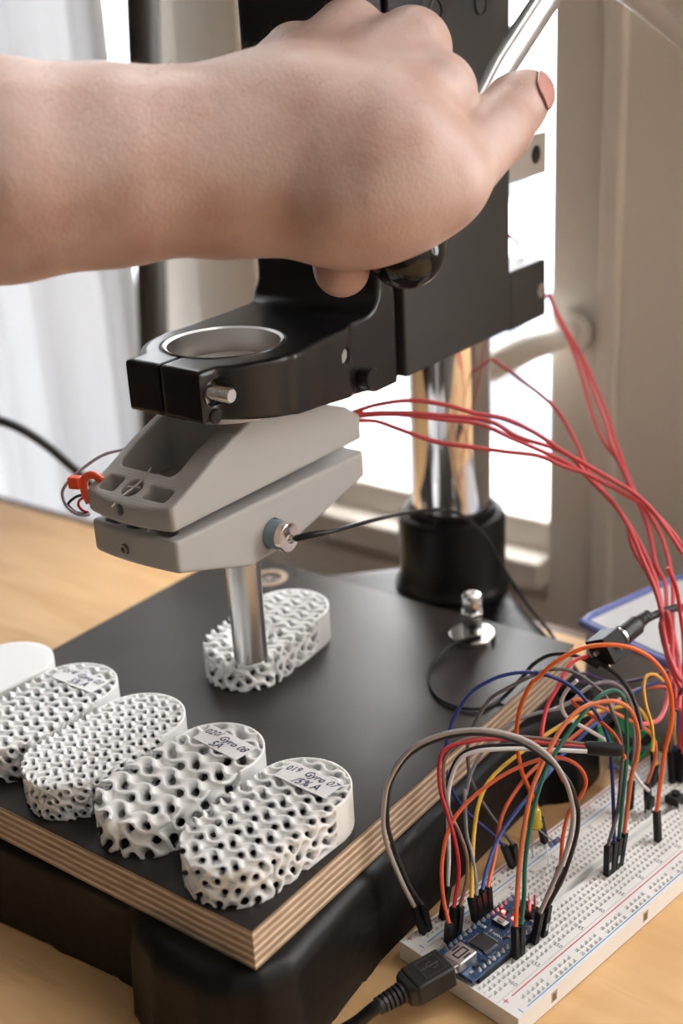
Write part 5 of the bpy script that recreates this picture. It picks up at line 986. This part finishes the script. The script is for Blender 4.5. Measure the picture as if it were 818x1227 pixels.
part('arm_and_hand', hm, M['skin'], PP)
nl, ip0, ip1 = HAND['nail']
nl = np.array(nl[:3]); td = np.array(ip0[:3])-np.array(ip1[:3]); td /= np.linalg.norm(td)
nr = nl-np.array(ip0[:3]); nr -= td*(nr@td); nr /= np.linalg.norm(nr); ns = np.cross(td, nr)
c0_ = np.array(ip0[:3])-td*.2; rt = ip0_r = HAND['thumb'][1][1][3]
mb = MB(); V = []; F = []; nu, nv = 14, 12
for i in range(nu+1):
    u = -1+2*i/nu
    wd_ = 5.6*(1-.12*u*u)*math.sqrt(max(0.02, 1-max(0, abs(u)-.55)**2/.2026*.75))
    for j in range(nv+1):
        v = -1+2*j/nv; p = c0_+td*(u*6.6)+ns*(v*wd_)+nr*22
        for _ in range(40):
            f_ = float(f_hand(p[0], p[1], p[2]))
            if f_ < .04: break
            p = p-nr*f_*.8
        V.append(p+nr*.28)
for i in range(nu):
    for j in range(nv): q = i*(nv+1)+j; F.append((q, q+1, q+nv+2, q+nv+1))
mb.add(V, F); nb = part('thumbnail', mb, M['nail'], PP, label='pink thumbnail', sharp=0)
so = nb.modifiers.new('thickness', 'SOLIDIFY'); so.thickness = -.0006
# fine hairs on the back of the hand and arm
vv = np.array([tuple(v.co) for v in hm.vertices]); vn = np.array([tuple(v.normal) for v in hm.vertices])
rs = np.random.RandomState(5); ok = np.where((vn[:, 2] > .1) & (vn[:, 1] < .75))[0]; ok = rs.choice(ok, 520)
base = np.array(HAND['body'][1][0][:3]); mb = MB(); kx = np.array(HAND['body'][9][1][:3])
for i in ok:
    p = vv[i]/MM+base
    if p[0] > kx[0]-2: continue
    n_ = vn[i]; dirn = np.array((.75, .1, .15)); dirn = dirn-n_*(dirn@n_); q = p+dirn*5+n_*2.6*rs.rand(); q1 = p+dirn*2.2+n_*1.7
    mb.tube([p-n_*.3, q1, q], [.05, .04, .02], 3, False)
part('arm_hair', mb, M['hair'], PP, kind='stuff', sharp=0)

# daylight portals in the window openings, the added one too (sampling aid for the sky only)
for nm, y0, y1, z0 in (('portal', R_Y0, R_Y1, R_Z0), ('portal', L_Y0, L_Y1, -460), ('portal', B0, B1, BZ0)):
    li = bpy.data.lights.new(nm, 'AREA'); li.shape = 'RECTANGLE'; li.cycles.is_portal = True
    lo_ = bpy.data.objects.new(nm, li); SC.collection.objects.link(lo_)
    lo_.location = Vector(PLATE.world((WL+70, (y0+y1)/2, (z0+TOPZ)/2))*MM)
    dx = Vector(PLATE.world((-1, 0, 0))-PLATE.world((0, 0, 0))); lo_.rotation_euler = dx.to_track_quat('-Z', 'Y').to_euler()
    zl = lo_.matrix_world
    li.size, li.size_y = (y1-y0)*MM, (TOPZ-z0)*MM
